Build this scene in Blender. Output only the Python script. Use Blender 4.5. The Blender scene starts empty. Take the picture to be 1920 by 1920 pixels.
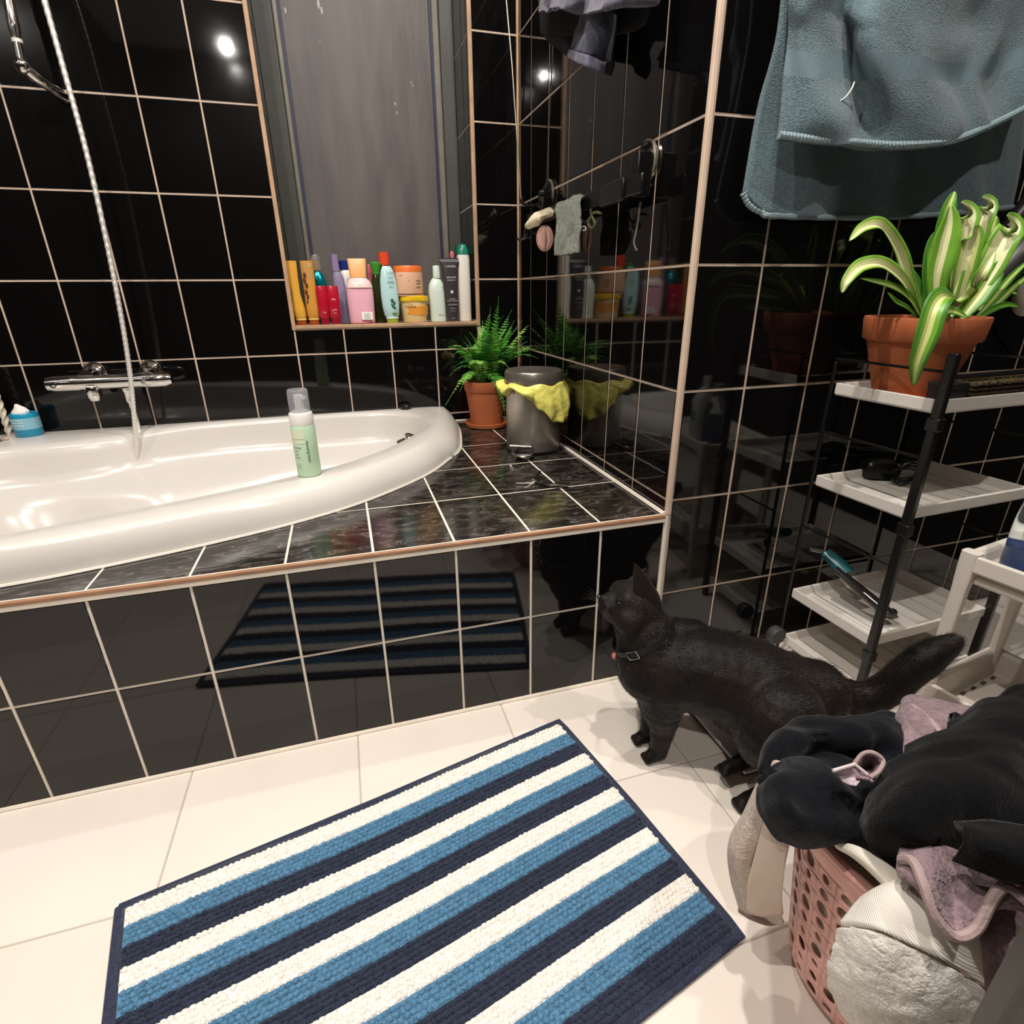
import bpy, bmesh, math, random
from mathutils import Vector, Matrix, noise
from math import sin, cos, pi, radians
random.seed(7)
C = bpy.context.scene.collection
S = bpy.context.scene
V = Vector

# ------------------------------------------------------------------ camera
CAM = V((-.60894, -.9174, .832035))
FWD = V((0.26235, 0.889204, -0.374817)).normalized()
RGT = V((0.957982, -0.286668, -0.009549)).normalized()
UPV = RGT.cross(FWD).normalized()
FPX = 1019.19
cd = bpy.data.cameras.new('camera'); cam = bpy.data.objects.new('camera', cd); C.objects.link(cam)
cd.sensor_width = 36; cd.lens = FPX / 1920 * 36; cd.clip_start = .02
m = Matrix((RGT, UPV, -FWD)).transposed().to_4x4(); m.translation = CAM
cam.matrix_world = m; S.camera = cam

def ray(px, py): return FWD + RGT * ((px - 960) / FPX) - UPV * ((py - 960) / FPX)
def onx(x, px, py): d = ray(px, py); return CAM + d * ((x - CAM.x) / d.x)
def ony(y, px, py): d = ray(px, py); return CAM + d * ((y - CAM.y) / d.y)
def onz(z, px, py): d = ray(px, py); return CAM + d * ((z - CAM.z) / d.z)

# ------------------------------------------------------------------ light, world, exposure
w = bpy.data.worlds.new('world'); S.world = w; w.use_nodes = True
w.node_tree.nodes['Background'].inputs[0].default_value = (1, .95, .9, 1)
w.node_tree.nodes['Background'].inputs[1].default_value = .05
S.view_settings.view_transform = 'Standard'; S.view_settings.look = 'None'
S.view_settings.exposure = 0.56; S.view_settings.gamma = 1
S.view_settings.use_curve_mapping = False
LAMPS = [(-.36, -.42, 15), (-1.05, -.45, 14), (-1.70, -.15, 7), (.30, -1.0, 9), (-.15, .45, 7), (-1.13, -1.90, 17)]
CEIL = 2.40

# ------------------------------------------------------------------ materials
def lin(h):
    if not isinstance(h, str): return tuple(h)
    o = []
    for i in (0, 2, 4):
        c = int(h[i:i+2], 16) / 255; o.append(c / 12.92 if c <= .04045 else ((c + .055) / 1.055) ** 2.4)
    return tuple(o)
MATS = {}
def mat(name, col, rough=.5, metal=0, noise_amt=0, noise_scale=20, bump=0, bump_scale=60, spec=.5, col2=None, coat=0, trans=0, alpha=1, sheen=0, sss=0, ior=1.5, stretch=None, bdist=.002, detail=3):
    if name in MATS: return MATS[name]
    m = bpy.data.materials.new(name); m.use_nodes = True; nt = m.node_tree; b = nt.nodes['Principled BSDF']
    b.inputs['Base Color'].default_value = (*lin(col), 1); b.inputs['Roughness'].default_value = rough
    b.inputs['Metallic'].default_value = metal; b.inputs['Specular IOR Level'].default_value = spec
    b.inputs['IOR'].default_value = ior; b.inputs['Coat Weight'].default_value = coat
    b.inputs['Coat Roughness'].default_value = .05
    b.inputs['Transmission Weight'].default_value = trans; b.inputs['Alpha'].default_value = alpha
    if sheen: b.inputs['Sheen Weight'].default_value = sheen; b.inputs['Sheen Roughness'].default_value = .4
    if sss: b.inputs['Subsurface Weight'].default_value = sss; b.inputs['Subsurface Scale'].default_value = .01
    tc = nt.nodes.new('ShaderNodeTexCoord'); mp = nt.nodes.new('ShaderNodeMapping'); nt.links.new(tc.outputs['Object'], mp.inputs[0])
    if stretch: mp.inputs['Scale'].default_value = stretch
    if noise_amt or col2:
        n = nt.nodes.new('ShaderNodeTexNoise'); n.inputs['Scale'].default_value = noise_scale; n.inputs['Detail'].default_value = detail
        nt.links.new(mp.outputs[0], n.inputs[0])
        r = nt.nodes.new('ShaderNodeValToRGB'); r.color_ramp.elements[0].position = .35; r.color_ramp.elements[1].position = .65
        c = lin(col); c2 = lin(col2) if col2 else tuple(max(0, x * (1 - noise_amt)) for x in c)
        r.color_ramp.elements[0].color = (*c2, 1); r.color_ramp.elements[1].color = (*c, 1)
        nt.links.new(n.outputs[0], r.inputs[0]); nt.links.new(r.outputs[0], b.inputs['Base Color'])
    if bump:
        n2 = nt.nodes.new('ShaderNodeTexNoise'); n2.inputs['Scale'].default_value = bump_scale; n2.inputs['Detail'].default_value = detail
        nt.links.new(mp.outputs[0], n2.inputs[0])
        bp = nt.nodes.new('ShaderNodeBump'); bp.inputs['Strength'].default_value = bump; bp.inputs['Distance'].default_value = bdist
        nt.links.new(n2.outputs[0], bp.inputs['Height']); nt.links.new(bp.outputs[0], b.inputs['Normal'])
    MATS[name] = m; return m

tile_m = mat('black_glazed_tile', '0b0a0a', .045, bump=.10, bump_scale=9, bdist=.0012)
grout_m = mat('beige_grout', 'cdb6a2', .8, noise_amt=.22, noise_scale=14, bump=.3, bump_scale=200)
groutd_m = mat('pale_grout', 'e8dccb', .8, noise_amt=.12, noise_scale=14)
trim_m = mat('tan_edge_trim', 'c09a78', .55, noise_amt=.25, noise_scale=18)
floor_m = mat('cream_floor_tile', 'e9dfd3', .22, noise_amt=.07, noise_scale=3, bump=.05, bump_scale=12)
floorg_m = mat('floor_grout', 'b3a99c', .8)
white_m = mat('white_paint', 'e9e2d8', .7)
chrome_m = mat('chrome', 'd9d6d2', .09, 1)
steel_m = mat('brushed_steel', 'b3aaa0', .33, .75, bump=.1, bump_scale=30, stretch=(40, 40, 1))
enamel_m = mat('white_enamel', 'd6d1ca', .24, coat=.15)
terra_m = mat('terracotta', 'b9653a', .75, noise_amt=.15, noise_scale=9, bump=.15, bump_scale=90)
blackp_m = mat('black_plastic', '0d0d0d', .3)
blackm_m = mat('black_metal', '141414', .4)
whitep_m = mat('white_plastic', 'e3dcd2', .4)
soil_m = mat('soil', '2c1e14', .95, noise_amt=.5, noise_scale=60, bump=1, bump_scale=120)

def slate():
    m = mat('dark_slate_tile', '2a2523', .10); nt = m.node_tree; b = nt.nodes['Principled BSDF']
    tc = nt.nodes.new('ShaderNodeTexCoord'); mp = nt.nodes.new('ShaderNodeMapping'); mp.inputs['Rotation'].default_value = (0, 0, .7); mp.inputs['Scale'].default_value = (1, 2.6, 1)
    nt.links.new(tc.outputs['Object'], mp.inputs[0])
    n = nt.nodes.new('ShaderNodeTexNoise'); n.inputs['Scale'].default_value = 16; n.inputs['Detail'].default_value = 6; n.inputs['Distortion'].default_value = 1.2
    nt.links.new(mp.outputs[0], n.inputs[0])
    r = nt.nodes.new('ShaderNodeValToRGB'); e = r.color_ramp.elements
    e[0].position = .40; e[0].color = (.010, .008, .007, 1); e[1].position = .55; e[1].color = (.030, .025, .022, 1)
    k = e.new(.575); k.color = (.12, .10, .088, 1); k = e.new(.60); k.color = (.028, .023, .020, 1)
    nt.links.new(n.outputs[0], r.inputs[0]); nt.links.new(r.outputs[0], b.inputs['Base Color'])
    bp = nt.nodes.new('ShaderNodeBump'); bp.inputs['Strength'].default_value = .28; bp.inputs['Distance'].default_value = .002
    nt.links.new(n.outputs[0], bp.inputs['Height']); nt.links.new(bp.outputs[0], b.inputs['Normal'])
    return m
slate_m = slate()

def terry(name, col, amt=.25, scale=260, bump=.9, sheen=.15, wave=None, bd=.003, big=0):
    m = mat(name, col, .95, noise_amt=amt, noise_scale=scale * .5, bump=bump, bump_scale=scale, sheen=sheen, spec=.1, bdist=bd, detail=2)
    return m

# ------------------------------------------------------------------ mesh helpers
def wloc(o):
    p = V(o.location)
    while o.parent: o = o.parent; p = p + o.location
    return p
class MB:
    def __init__(s): s.v = []; s.f = []
    def add(s, vs, fs):
        k = len(s.v); s.v += [V(a) for a in vs]; s.f += [tuple(i + k for i in f) for f in fs]; return s
    def box(s, lo, hi, M=None):
        x0, y0, z0 = lo; x1, y1, z1 = hi
        vs = [V(a) for a in ((x0,y0,z0),(x1,y0,z0),(x1,y1,z0),(x0,y1,z0),(x0,y0,z1),(x1,y0,z1),(x1,y1,z1),(x0,y1,z1))]
        if M: vs = [M @ a for a in vs]
        return s.add(vs, [(0,3,2,1),(4,5,6,7),(0,1,5,4),(1,2,6,5),(2,3,7,6),(3,0,4,7)])
    def loft(s, rings, cap=True, closed=True):
        n = len(rings[0]); k = len(s.v); s.v += [V(a) for r in rings for a in r]
        for i in range(len(rings) - 1):
            for j in range(n if closed else n - 1):
                a = k + i * n + j; b = k + i * n + (j + 1) % n; s.f.append((a, b, b + n, a + n))
        if cap:
            s.f.append(tuple(k + j for j in range(n))[::-1]); s.f.append(tuple(k + (len(rings) - 1) * n + j for j in range(n)))
        return s
    def lathe(s, prof, c=(0,0,0), n=24, sx=1, sy=1, M=None, cap=True):
        rs = []
        for r, z in prof:
            ring = [V((r * sx * cos(2*pi*j/n), r * sy * sin(2*pi*j/n), z)) for j in range(n)]
            rs.append([(M @ a if M else a + V(c)) for a in ring])
        return s.loft(rs, cap)
    def sect(s, secs, c=(0,0,0), n=28, M=None, p=2.0):
        # secs: (z, rx, ry, ox, oy [,power])
        rs = []
        for q in secs:
            z, rx, ry, ox, oy = q[:5]; pw = q[5] if len(q) > 5 else p; ring = []
            for j in range(n):
                t = 2*pi*j/n; ct, st = cos(t), sin(t)
                a = V((ox + rx * math.copysign(abs(ct) ** (2/pw), ct), oy + ry * math.copysign(abs(st) ** (2/pw), st), z))
                ring.append(M @ a if M else a + V(c))
            rs.append(ring)
        return s.loft(rs)
    def tube(s, pts, r, n=10, cap=True, flat=1):
        pts = [V(p) for p in pts]; R = r if isinstance(r, (list, tuple)) else [r] * len(pts); rs = []
        up = None
        for i, p in enumerate(pts):
            t = (pts[min(i+1, len(pts)-1)] - pts[max(i-1, 0)]).normalized()
            if up is None: up = V((0,0,1)) if abs(t.z) < .9 else V((1,0,0))
            a = t.cross(up).normalized(); b = a.cross(t).normalized(); up = b
            rs.append([p + a * (R[i] * cos(2*pi*j/n)) + b * (R[i] * flat * sin(2*pi*j/n)) for j in range(n)])
        return s.loft(rs, cap)
    def sphere(s, c, r, n=12, m=8, M=None):
        r = r if isinstance(r, (tuple, list)) else (r, r, r); rs = []
        for i in range(m + 1):
            t = -pi/2 + pi * (i + .02) / (m + .04)
            ring = [V((r[0]*cos(t)*cos(2*pi*j/n), r[1]*cos(t)*sin(2*pi*j/n), r[2]*sin(t))) for j in range(n)]
            rs.append([(M @ a if M else a) + V(c) for a in ring])
        return s.loft(rs)
    def grid(s, rows):
        n = len(rows[0]); k = len(s.v); s.v += [V(a) for r in rows for a in r]
        for i in range(len(rows) - 1):
            for j in range(n - 1):
                a = k + i*n + j; s.f.append((a, a+1, a+1+n, a+n))
        return s
    def build(s, name, m, parent=None, smooth=True, bevel=0, bseg=2, solid=0, sub=0, angle=40):
        off = wloc(parent) if parent else V((0,0,0))
        me = bpy.data.meshes.new(name); me.from_pydata([a - off for a in s.v], [], s.f)
        me.validate(); me.update()
        bm = bmesh.new(); bm.from_mesh(me); bmesh.ops.recalc_face_normals(bm, faces=bm.faces); bm.to_mesh(me); bm.free()
        o = bpy.data.objects.new(name, me); C.objects.link(o)
        if isinstance(m, (list, tuple)):
            for q in m: me.materials.append(q)
        elif m: me.materials.append(m)
        if parent: o.parent = parent
        if smooth:
            for p in me.polygons: p.use_smooth = True
            try: me.set_sharp_from_angle(angle=radians(angle))
            except Exception: pass
        if solid: q = o.modifiers.new('solid', 'SOLIDIFY'); q.thickness = solid; q.offset = 0
        if sub: q = o.modifiers.new('sub', 'SUBSURF'); q.levels = q.render_levels = sub
        if bevel: q = o.modifiers.new('bevel', 'BEVEL'); q.width = bevel; q.segments = bseg; q.limit_method = 'ANGLE'
        return o

def tag(o, label=None, cat=None, group=None, kind=None):
    if label: o['label'] = label
    if cat: o['category'] = cat
    if group: o['group'] = group
    if kind: o['kind'] = kind
    return o
def thing(name, label, cat, loc, group=None):
    o = bpy.data.objects.new(name, None); C.objects.link(o); o.location = V(loc); o.empty_display_size = .05
    return tag(o, label, cat, group)
def struct(o): o['kind'] = 'structure'; return o
def crom(pts, k=8, closed=False):
    pts = [V(p) for p in pts]; n = len(pts); out = []
    rng = range(n) if closed else range(n - 1)
    for i in rng:
        p0 = pts[(i-1) % n] if closed or i > 0 else pts[0] * 2 - pts[1]
        p1 = pts[i]; p2 = pts[(i+1) % n]; p3 = pts[(i+2) % n] if closed or i + 2 < n else p2 * 2 - p1
        for j in range(k):
            t = j / k; out.append(.5 * ((2*p1) + (p2-p0)*t + (2*p0-5*p1+4*p2-p3)*t*t + (3*p1-p0-3*p2+p3)*t**3))
    if not closed: out.append(pts[-1])
    return out
def patch(net, ku=8, kv=8):
    rows = [crom(r, ku) for r in net]; cols = [crom([r[j] for r in rows], kv) for j in range(len(rows[0]))]
    return [[cols[j][i] for j in range(len(cols))] for i in range(len(cols[0]))]
def wrinkle(rows, amp, scale, seed=0, dirv=None, ridge=.5):
    out = []
    for i, r in enumerate(rows):
        o = []
        for j, p in enumerate(r):
            a = rows[max(i-1,0)][j] - rows[min(i+1,len(rows)-1)][j]; b = r[max(j-1,0)] - r[min(j+1,len(r)-1)]
            nn = a.cross(b); nn = nn.normalized() if nn.length > 1e-9 else V((0,0,1))
            q = p * scale + V((seed*7.3, seed*3.1, seed))
            if dirv: q = q - V(dirv) * (q.dot(V(dirv)) * .8)
            n1 = noise.noise(q); n2 = noise.noise(q * 2.3)
            h = (1 - ridge) * n1 + ridge * (.6 - 2*abs(n1)) + .4 * n2
            o.append(p + nn * amp * h)
        out.append(o)
    return out
TEXTS = []
def folds(rows, amp, freq, d, seed=0, warp=.5, sharp=1.6):
    # cloth folds: crests that run across the direction d, bent by noise
    out = []; d = V(d).normalized()
    for i, r in enumerate(rows):
        o = []
        for j, p in enumerate(r):
            a = rows[max(i-1,0)][j] - rows[min(i+1,len(rows)-1)][j]; b = r[max(j-1,0)] - r[min(j+1,len(r)-1)]
            nn = a.cross(b); nn = nn.normalized() if nn.length > 1e-9 else V((0,0,1))
            if nn.dot(CAM - p) < 0: nn = -nn
            ph = p.dot(d) * freq + warp * 6 * noise.noise(p * 9 + V((seed, seed*2, 3)))
            h = (.5 + .5 * sin(ph)) ** sharp; m_ = .45 + .55 * max(0, .5 + noise.noise(p * 7 + V((seed*3, 1, 2))))
            o.append(p + nn * amp * (h - .5) * m_)
        out.append(o)
    return out
def textmesh(name, s, size, m, parent, origin, ux, uy, nrm_off=.0006, fn=None):
    ux = V(ux).normalized(); uy = V(uy).normalized(); nz = ux.cross(uy); O_ = V(origin)
    if fn is None: fn = lambda q: O_ + ux * q.x + uy * q.y + nz * nrm_off
    TEXTS.append((name, s, size, m, parent, fn))
def flush_texts():      # one depsgraph update for all the lettering
    ts = []
    for name, s, size, m, parent, fn in TEXTS:
        cu = bpy.data.curves.new('t', 'FONT'); cu.body = s; cu.size = size; cu.align_x = 'CENTER'; cu.align_y = 'CENTER'; cu.resolution_u = 2
        t = bpy.data.objects.new('t', cu); C.objects.link(t); ts.append(t)
    dg = bpy.context.evaluated_depsgraph_get()
    for t, (name, s, size, m, parent, fn) in zip(ts, TEXTS):
        me = bpy.data.meshes.new_from_object(t.evaluated_get(dg)); off = wloc(parent)
        for v in me.vertices: v.co = fn(v.co.copy()) - off
        me.materials.clear(); me.materials.append(m); o = bpy.data.objects.new(name, me); C.objects.link(o); o.parent = parent
    for t in ts: bpy.data.objects.remove(t)

# ------------------------------------------------------------------ tiled room shell
W = 1.0275; D = .397; M0 = .2051; TH = .2229; TW = .15
XL = -1.82; XR = 1.25; YB = -2.1
WX0, WX1, SILL, WTOP, WY = -.752, -.1514, .7375, 2.1, 1.25
G = .0022    # half joint
TT = .006    # tile thickness
rz = [M0 + TH * k for k in range(0, 11)]
TC = {}
def tile_mesh(w, h, m, slatey=False):
    k = (round(w, 4), round(h, 4), m.name)
    if k in TC: return TC[k]
    a, b, c = w / 2 - G, h / 2 - G, .0012
    vs = [(-a,-b,0),(a,-b,0),(a,b,0),(-a,b,0),(-a,-b,TT-c),(a,-b,TT-c),(a,b,TT-c),(-a,b,TT-c),(-a+c,-b+c,TT),(a-c,-b+c,TT),(a-c,b-c,TT),(-a+c,b-c,TT)]
    fs = [(3,2,1,0),(0,1,5,4),(1,2,6,5),(2,3,7,6),(3,0,4,7),(4,5,9,8),(5,6,10,9),(6,7,11,10),(7,4,8,11),(8,9,10,11)]
    me = bpy.data.meshes.new('tile'); me.from_pydata(vs, [], fs); me.materials.append(m); TC[k] = me; return me
def place_tile(parent, org, ux, uy, u0, u1, v0, v1, m, tilt=.0016):
    if u1 - u0 < .012 or v1 - v0 < .012: return
    o = bpy.data.objects.new('tile', tile_mesh(u1 - u0, v1 - v0, m)); C.objects.link(o)
    nz = V(ux).cross(V(uy)); R = Matrix((V(ux), V(uy), nz)).transposed()
    R = R @ Matrix.Rotation(random.gauss(0, tilt), 3, 'X') @ Matrix.Rotation(random.gauss(0, tilt), 3, 'Y')
    o.parent = parent
    if m is not floor_m: org = V(org) - nz * (TT - .0012)
    o.matrix_local = Matrix.Translation(V(org) + V(ux) * ((u0+u1)/2) + V(uy) * ((v0+v1)/2) - wloc(parent)) @ R.to_4x4()
    return o
def tiled(parent, org, ux, uy, us, vs, m, skip=None):
    for i in range(len(us) - 1):
        for j in range(len(vs) - 1):
            a, b, c, d = us[i], us[i+1], vs[j], vs[j+1]
            if skip:
                r = skip(a, b, c, d)
                if r is None: continue
                a, b, c, d = r
            place_tile(parent, org, ux, uy, a, b, c, d, m)

# floor
flo = MB().box((XL-.1, YB-.1, -.05), (XR+.1, W+.1, -.0015)).build('floor', floorg_m, smooth=False); struct(flo)
fx = [-1.82, -1.58, -1.277, -.974, -.672, -.370, -.070, .232, .534, .836, 1.138, 1.25]
fy = [0, -.262, -.555, -.855, -1.155, -1.455, -1.755, -2.1]
G0 = G; G = .0012; TT0 = TT; TT = .0075
for i in range(len(fx)-1):
    for j in range(len(fy)-1):
        t = place_tile(flo, (0, 0, -.0075), V((1,0,0)), V((0,1,0)), fx[i], fx[i+1], fy[j+1], fy[j], floor_m, tilt=0)
G = G0; TT = TT0; TC.clear()
struct(MB().box((XL-.1, YB-.1, CEIL), (XR+.1, W+.3, CEIL+.05)).build('ceiling', white_m, smooth=False))

# back wall with window opening
wb = MB()
for lo, hi in (((XL-.05, W, 0), (WX0, W+.3, CEIL)), ((WX1, W, 0), (.1, W+.3, CEIL)), ((WX0, W, 0), (WX1, W+.3, SILL)), ((WX0, W, WTOP), (WX1, W+.3, CEIL))): wb.box(lo, hi)
wb = struct(wb.build('wall_back', grout_m, smooth=False))
ux, uy = V((1,0,0)), V((0,0,1))
cols = [WX0 - TW * k for k in range(7, -1, -1)]; cols[0] = max(cols[0], XL)
zs = [D] + [z for z in rz if z > D + .01 and z < CEIL - .05]
def flip(o):  # tiles on a wall facing -y: x axis right, z up -> normal -y
    return o
def skipwin(a, b, c, d):
    if c >= SILL - .001 and d <= WTOP + .3: return None
    if d > SILL: return (a, b, c, SILL - .010)
    return (a, b, c, d)
tiled(wb, (0, W, 0), ux, uy, cols, zs, tile_m)
tiled(wb, (0, W, 0), ux, uy, [WX0, -.602, -.452, -.302, WX1], [z for z in zs if z < SILL + .2], tile_m, skipwin)
tiled(wb, (0, W, 0), ux, uy, [WX1 + .006, -.001], zs, tile_m)
# reveals and sill tiles
for x, s in ((WX1, -1), (WX0, 1)):
    tiled(wb, (x, 0, 0), V((0, s, 0)), uy, ([-(WY), -(W+.10), -(W+.008)] if s < 0 else [W+.008, W+.10, WY]), [SILL+.004] + [z for z in rz if z > SILL + .02 and z < WTOP] + [WTOP], tile_m)
tiled(wb, (0, 0, SILL - .004), V((1,0,0)), V((0,1,0)), [WX0+.004, -.602, -.452, -.302, WX1-.004], [W+.012, W+.15, WY], tile_m)
# window edge trims
def trim(name, lo, hi, m=trim_m, parent=None, bev=.002):
    o = MB().box(lo, hi).build(name, m, parent, smooth=False, bevel=bev)
    if not parent: struct(o)
    return o
trim('trim_1', (WX0-.006, W-.005, SILL-.012), (WX0+.006, W+.006, WTOP))
trim('trim_2', (WX1-.005, W-.005, SILL-.012), (WX1+.006, W+.006, WTOP))
trim('trim_3', (WX0+.006, W-.005, SILL-.008), (WX1-.005, W+.012, SILL+.003))
# window: painted frame and dark pane
wn = tag(bpy.data.objects.new('window_1', None)); C.objects.link(wn); wn.location = (WX0, WY, SILL); struct(wn)
frame_m = mat('grey_green_paint', '4a4c45', .45, noise_amt=.18, noise_scale=9, bump=.2, bump_scale=40)
framel_m = mat('pale_grey_bead', '7d796d', .4, noise_amt=.2, noise_scale=16)
blue_m = mat('navy_rebate', '1c2748', .5)
pane_m = mat('frosted_dark_pane', '66605d', .45, col2='585250', noise_scale=6, bump=.35, bump_scale=22, stretch=(3, 1, .5), bdist=.003, detail=6, spec=.4)
f = MB(); fl = .056
f.box((WX0, WY-.005, SILL), (WX0+fl, WY+.05, WTOP)); f.box((WX1-.045, WY-.005, SILL), (WX1, WY+.05, WTOP)); f.box((WX0+fl, WY-.005, SILL), (WX1-.045, WY+.05, SILL+.05)); f.box((WX0+fl, WY-.005, WTOP-.05), (WX1-.045, WY+.05, WTOP))
f.build('window_frame', frame_m, wn, bevel=.003)
f = MB(); 
f.box((WX0+fl, WY+.002, SILL+.05), (WX0+fl+.016, WY+.045, WTOP-.05)); f.box((WX1-.045-.022, WY+.002, SILL+.05), (WX1-.045, WY+.045, WTOP-.05)); f.box((WX0+fl+.016, WY+.004, SILL+.05), (WX1-.067, WY+.045, SILL+.066))
f.build('glazing_bead', framel_m, wn, bevel=.005)
f = MB(); f.box((WX0+.070, WY+.012, SILL+.05), (WX0+.080, WY+.045, WTOP-.05)); f.box((WX1-.074, WY+.012, SILL+.05), (WX1-.066, WY+.045, WTOP-.05))
f.build('rebate', blue_m, wn)
MB().box((WX0+.06, WY+.022, SILL+.05), (WX1-.06, WY+.03, WTOP-.05)).build('pane', pane_m, wn, smooth=False)
chip_m = mat('chipped_film', 'b9b3ae', .6); ch = MB()
for (px, py, s) in ((741, 195, .006), (744, 212, .005), (597, 8, .012), (603, 20, .01), (688, 355, .002), (771, 155, .004), (774, 160, .004), (826, 400, .005), (600, 78, .003), (690, 300, .0015), (535, 20, .008)):
    p = ony(WY+.0215, px, py); ch.sphere(p, (s*.4, .0008, s), 8, 4)
ch.build('chipped_film', chip_m, wn)

# right wall (x = 0, y 0..W) as a pier that carries the towel wall (y = 0, x > 0)
wr = struct(MB().box((0, 0, 0), (XR+.1, W+.3, CEIL)).build('wall_right', grout_m, smooth=False))
ys = [-W] + [-(.1526 + TW * k) for k in range(5, -1, -1)] + [-.008]
tiled(wr, (0, 0, 0), V((0, -1, 0)), uy, ys, zs, tile_m)
xs = [.008, .1468] + [.1468 + TW * k for k in range(1, 8)] + [XR]
tiled(wr, (0, 0, 0), ux, uy, xs, [0] + rz, tile_m)
trim('trim_4', (-.004, -.004, D), (.006, .006, CEIL), mat('pink_beige_trim', 'd9bfa9', .6, noise_amt=.15, noise_scale=12))
trim('trim_5', (-.004, -.003, 0), (.004, .002, D), groutd_m)
# other walls, outside the frame
struct(MB().box((XL-.1, YB, 0), (XL, W, CEIL)).build('wall_left', mat('dark_wall', '1a1817', .3), smooth=False))
struct(MB().box((XR, YB, 0), (XR+.1, 0, CEIL)).build('wall_side', mat('side_wall_tile', '161413', .8), smooth=False))
struct(MB().box((XL-.1, YB-.1, 0), (XR+.1, YB, CEIL)).build('wall_rear', mat('rear_wall_tile', '1d1917', .3), smooth=False))

# ------------------------------------------------------------------ bathtub outlines
outer_b = [(-.255, 1.024), (-.262, .90), (-.285, .76), (-.316, .63), (-.363, .546), (-.449, .418), (-.601, .279), (-.743, .196), (-.901, .135), (-1.054, .090), (-1.188, .062), (-1.40, .045), (-1.60, .04), (XL+.01, .04)]
crest = [(-.290, 1.024), (-.298, .93), (-.318, .81), (-.347, .706), (-.386, .60), (-.442, .491), (-.575, .340), (-.731, .235), (-.876, .163), (-1.044, .108), (-1.172, .078), (-1.40, .062), (-1.60, .058), (XL+.01, .058)]
inner = [(-.401, .724), (-.393, .80), (-.400, .87), (-.433, .935), (-.50, .972), (-.62, .984), (-.80, .978), (-1.03, .966), (-1.18, .925), (-1.281, .868), (-1.40, .840), (-1.52, .825), (-1.63, .77), (-1.69, .64), (-1.70, .48), (-1.67, .32), (-1.58, .20), (-1.45, .145), (-1.33, .135), (-1.207, .150), (-1.067, .205), (-.899, .272), (-.693, .370), (-.567, .475), (-.470, .600)]
CEN = V((-1.02, .58, 0))
def smooth2(pts, closed): return [V((p.x, p.y, 0)) for p in crom([V((a, b, 0)) for a, b in pts], 8, closed)]
def close_out(pts): return smooth2(pts, False) + [V((XL+.01, 1.024, 0))]
def radial(poly, n=200):
    out = []
    for k in range(n):
        a = 2*pi*k/n; d = V((cos(a), sin(a), 0)); best = None
        for i in range(len(poly)):
            p, q = poly[i] - CEN, poly[(i+1) % len(poly)] - CEN; e = q - p
            den = d.x * e.y - d.y * e.x
            if abs(den) < 1e-9: continue
            t = (p.x * e.y - p.y * e.x) / den; u = (p.x * d.y - p.y * d.x) / den
            if t > 0 and -1e-6 <= u <= 1 + 1e-6 and (best is None or t > best): best = t
        out.append(d * best)
    return out
RO, RC, RI = radial(close_out(outer_b)), radial(close_out(crest)), radial(smooth2(inner, True))
def ring(fn): return [CEN + fn(i) for i in range(len(RO))]
def L(a, b, t): return [a[i].lerp(b[i], t) for i in range(len(a))]
def Z(r, z): return [CEN + V((p.x, p.y, z)) for p in r]
def shrink(r, s): return [p * max(.05, 1 - s / p.length) for p in r]
rings = [Z(RO, .20), Z(RO, .399), Z(L(RO, RC, .12), .420), Z(L(RO, RC, .45), .440), Z(L(RO, RC, .8), .4515), Z(L(RC, RI, 0), .456), Z(L(RC, RI, .15), .4585), Z(L(RC, RI, .5), .4590), Z(L(RC, RI, .85), .4570), Z(L(RC, RI, .96), .4520), Z(RI, .443)]
for s, z in ((.006, .42), (.015, .385), (.026, .362), (.050, .347), (.10, .330), (.15, .295), (.19, .225), (.23, .17), (.27, .147), (.34, .138)): rings.append(Z(shrink(RI, s), z))
tub = thing('bathtub', 'white enamel bathtub set into the black tiled deck', 'bathtub', (-1.02, .58, .2))
MB().loft(rings).build('basin', enamel_m, tub, angle=60)
# silicone seam
seam = [p + V((0,0,D+.0015)) + CEN for p in [q * (1 + .004 / q.length) for q in RO]]
seam = [p for p in seam if p.y < 1.0 and p.x > XL + .03]
i0 = min(range(len(seam)), key=lambda i: 0)
RS = sorted(seam, key=lambda p: math.atan2(p.y - .9, p.x + .9)); 
sm = MB(); front = [p for p in seam]
for i in range(len(front) - 1):
    if (front[i+1] - front[i]).length < .08: sm.tube([front[i], front[i+1]], .0035, 6)
sm.build('silicone_seam', mat('silicone', 'd9d2c6', .4), tub)
# overflow fitting
p = ony(.90, 747, 830); ov = MB(); Mo = Matrix.Translation((-.436, .838, .376)) @ Matrix.Rotation(radians(-90), 4, 'Y') @ Matrix.Rotation(radians(0), 4, 'X')
ov.lathe([(.0, -.02), (.03, -.02), (.037, .004), (.035, .014), (.022, .017), (.016, .034), (.012, .042), (0, .044)], M=Mo, n=28)
ov.build('overflow_knob', chrome_m, tub)
plug = thing('plug_cap', 'small black round plug cap lying on the back rim of the bathtub', 'plug', (-.424, 1.002, .459))
MB().lathe([(.0, .0), (.019, .0), (.021, .004), (.021, .011), (.018, .014), (.012, .013), (0, .012)], plug.location, 24).build('cap', blackp_m, plug)
MB().tube([V(plug.location) + V((.012*cos(a), .012*sin(a), .014)) for a in [i*pi/8 for i in range(17)]], .0016, 6).build('ring', mat('rubber', '1c1a1a', .7), plug)

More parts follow.
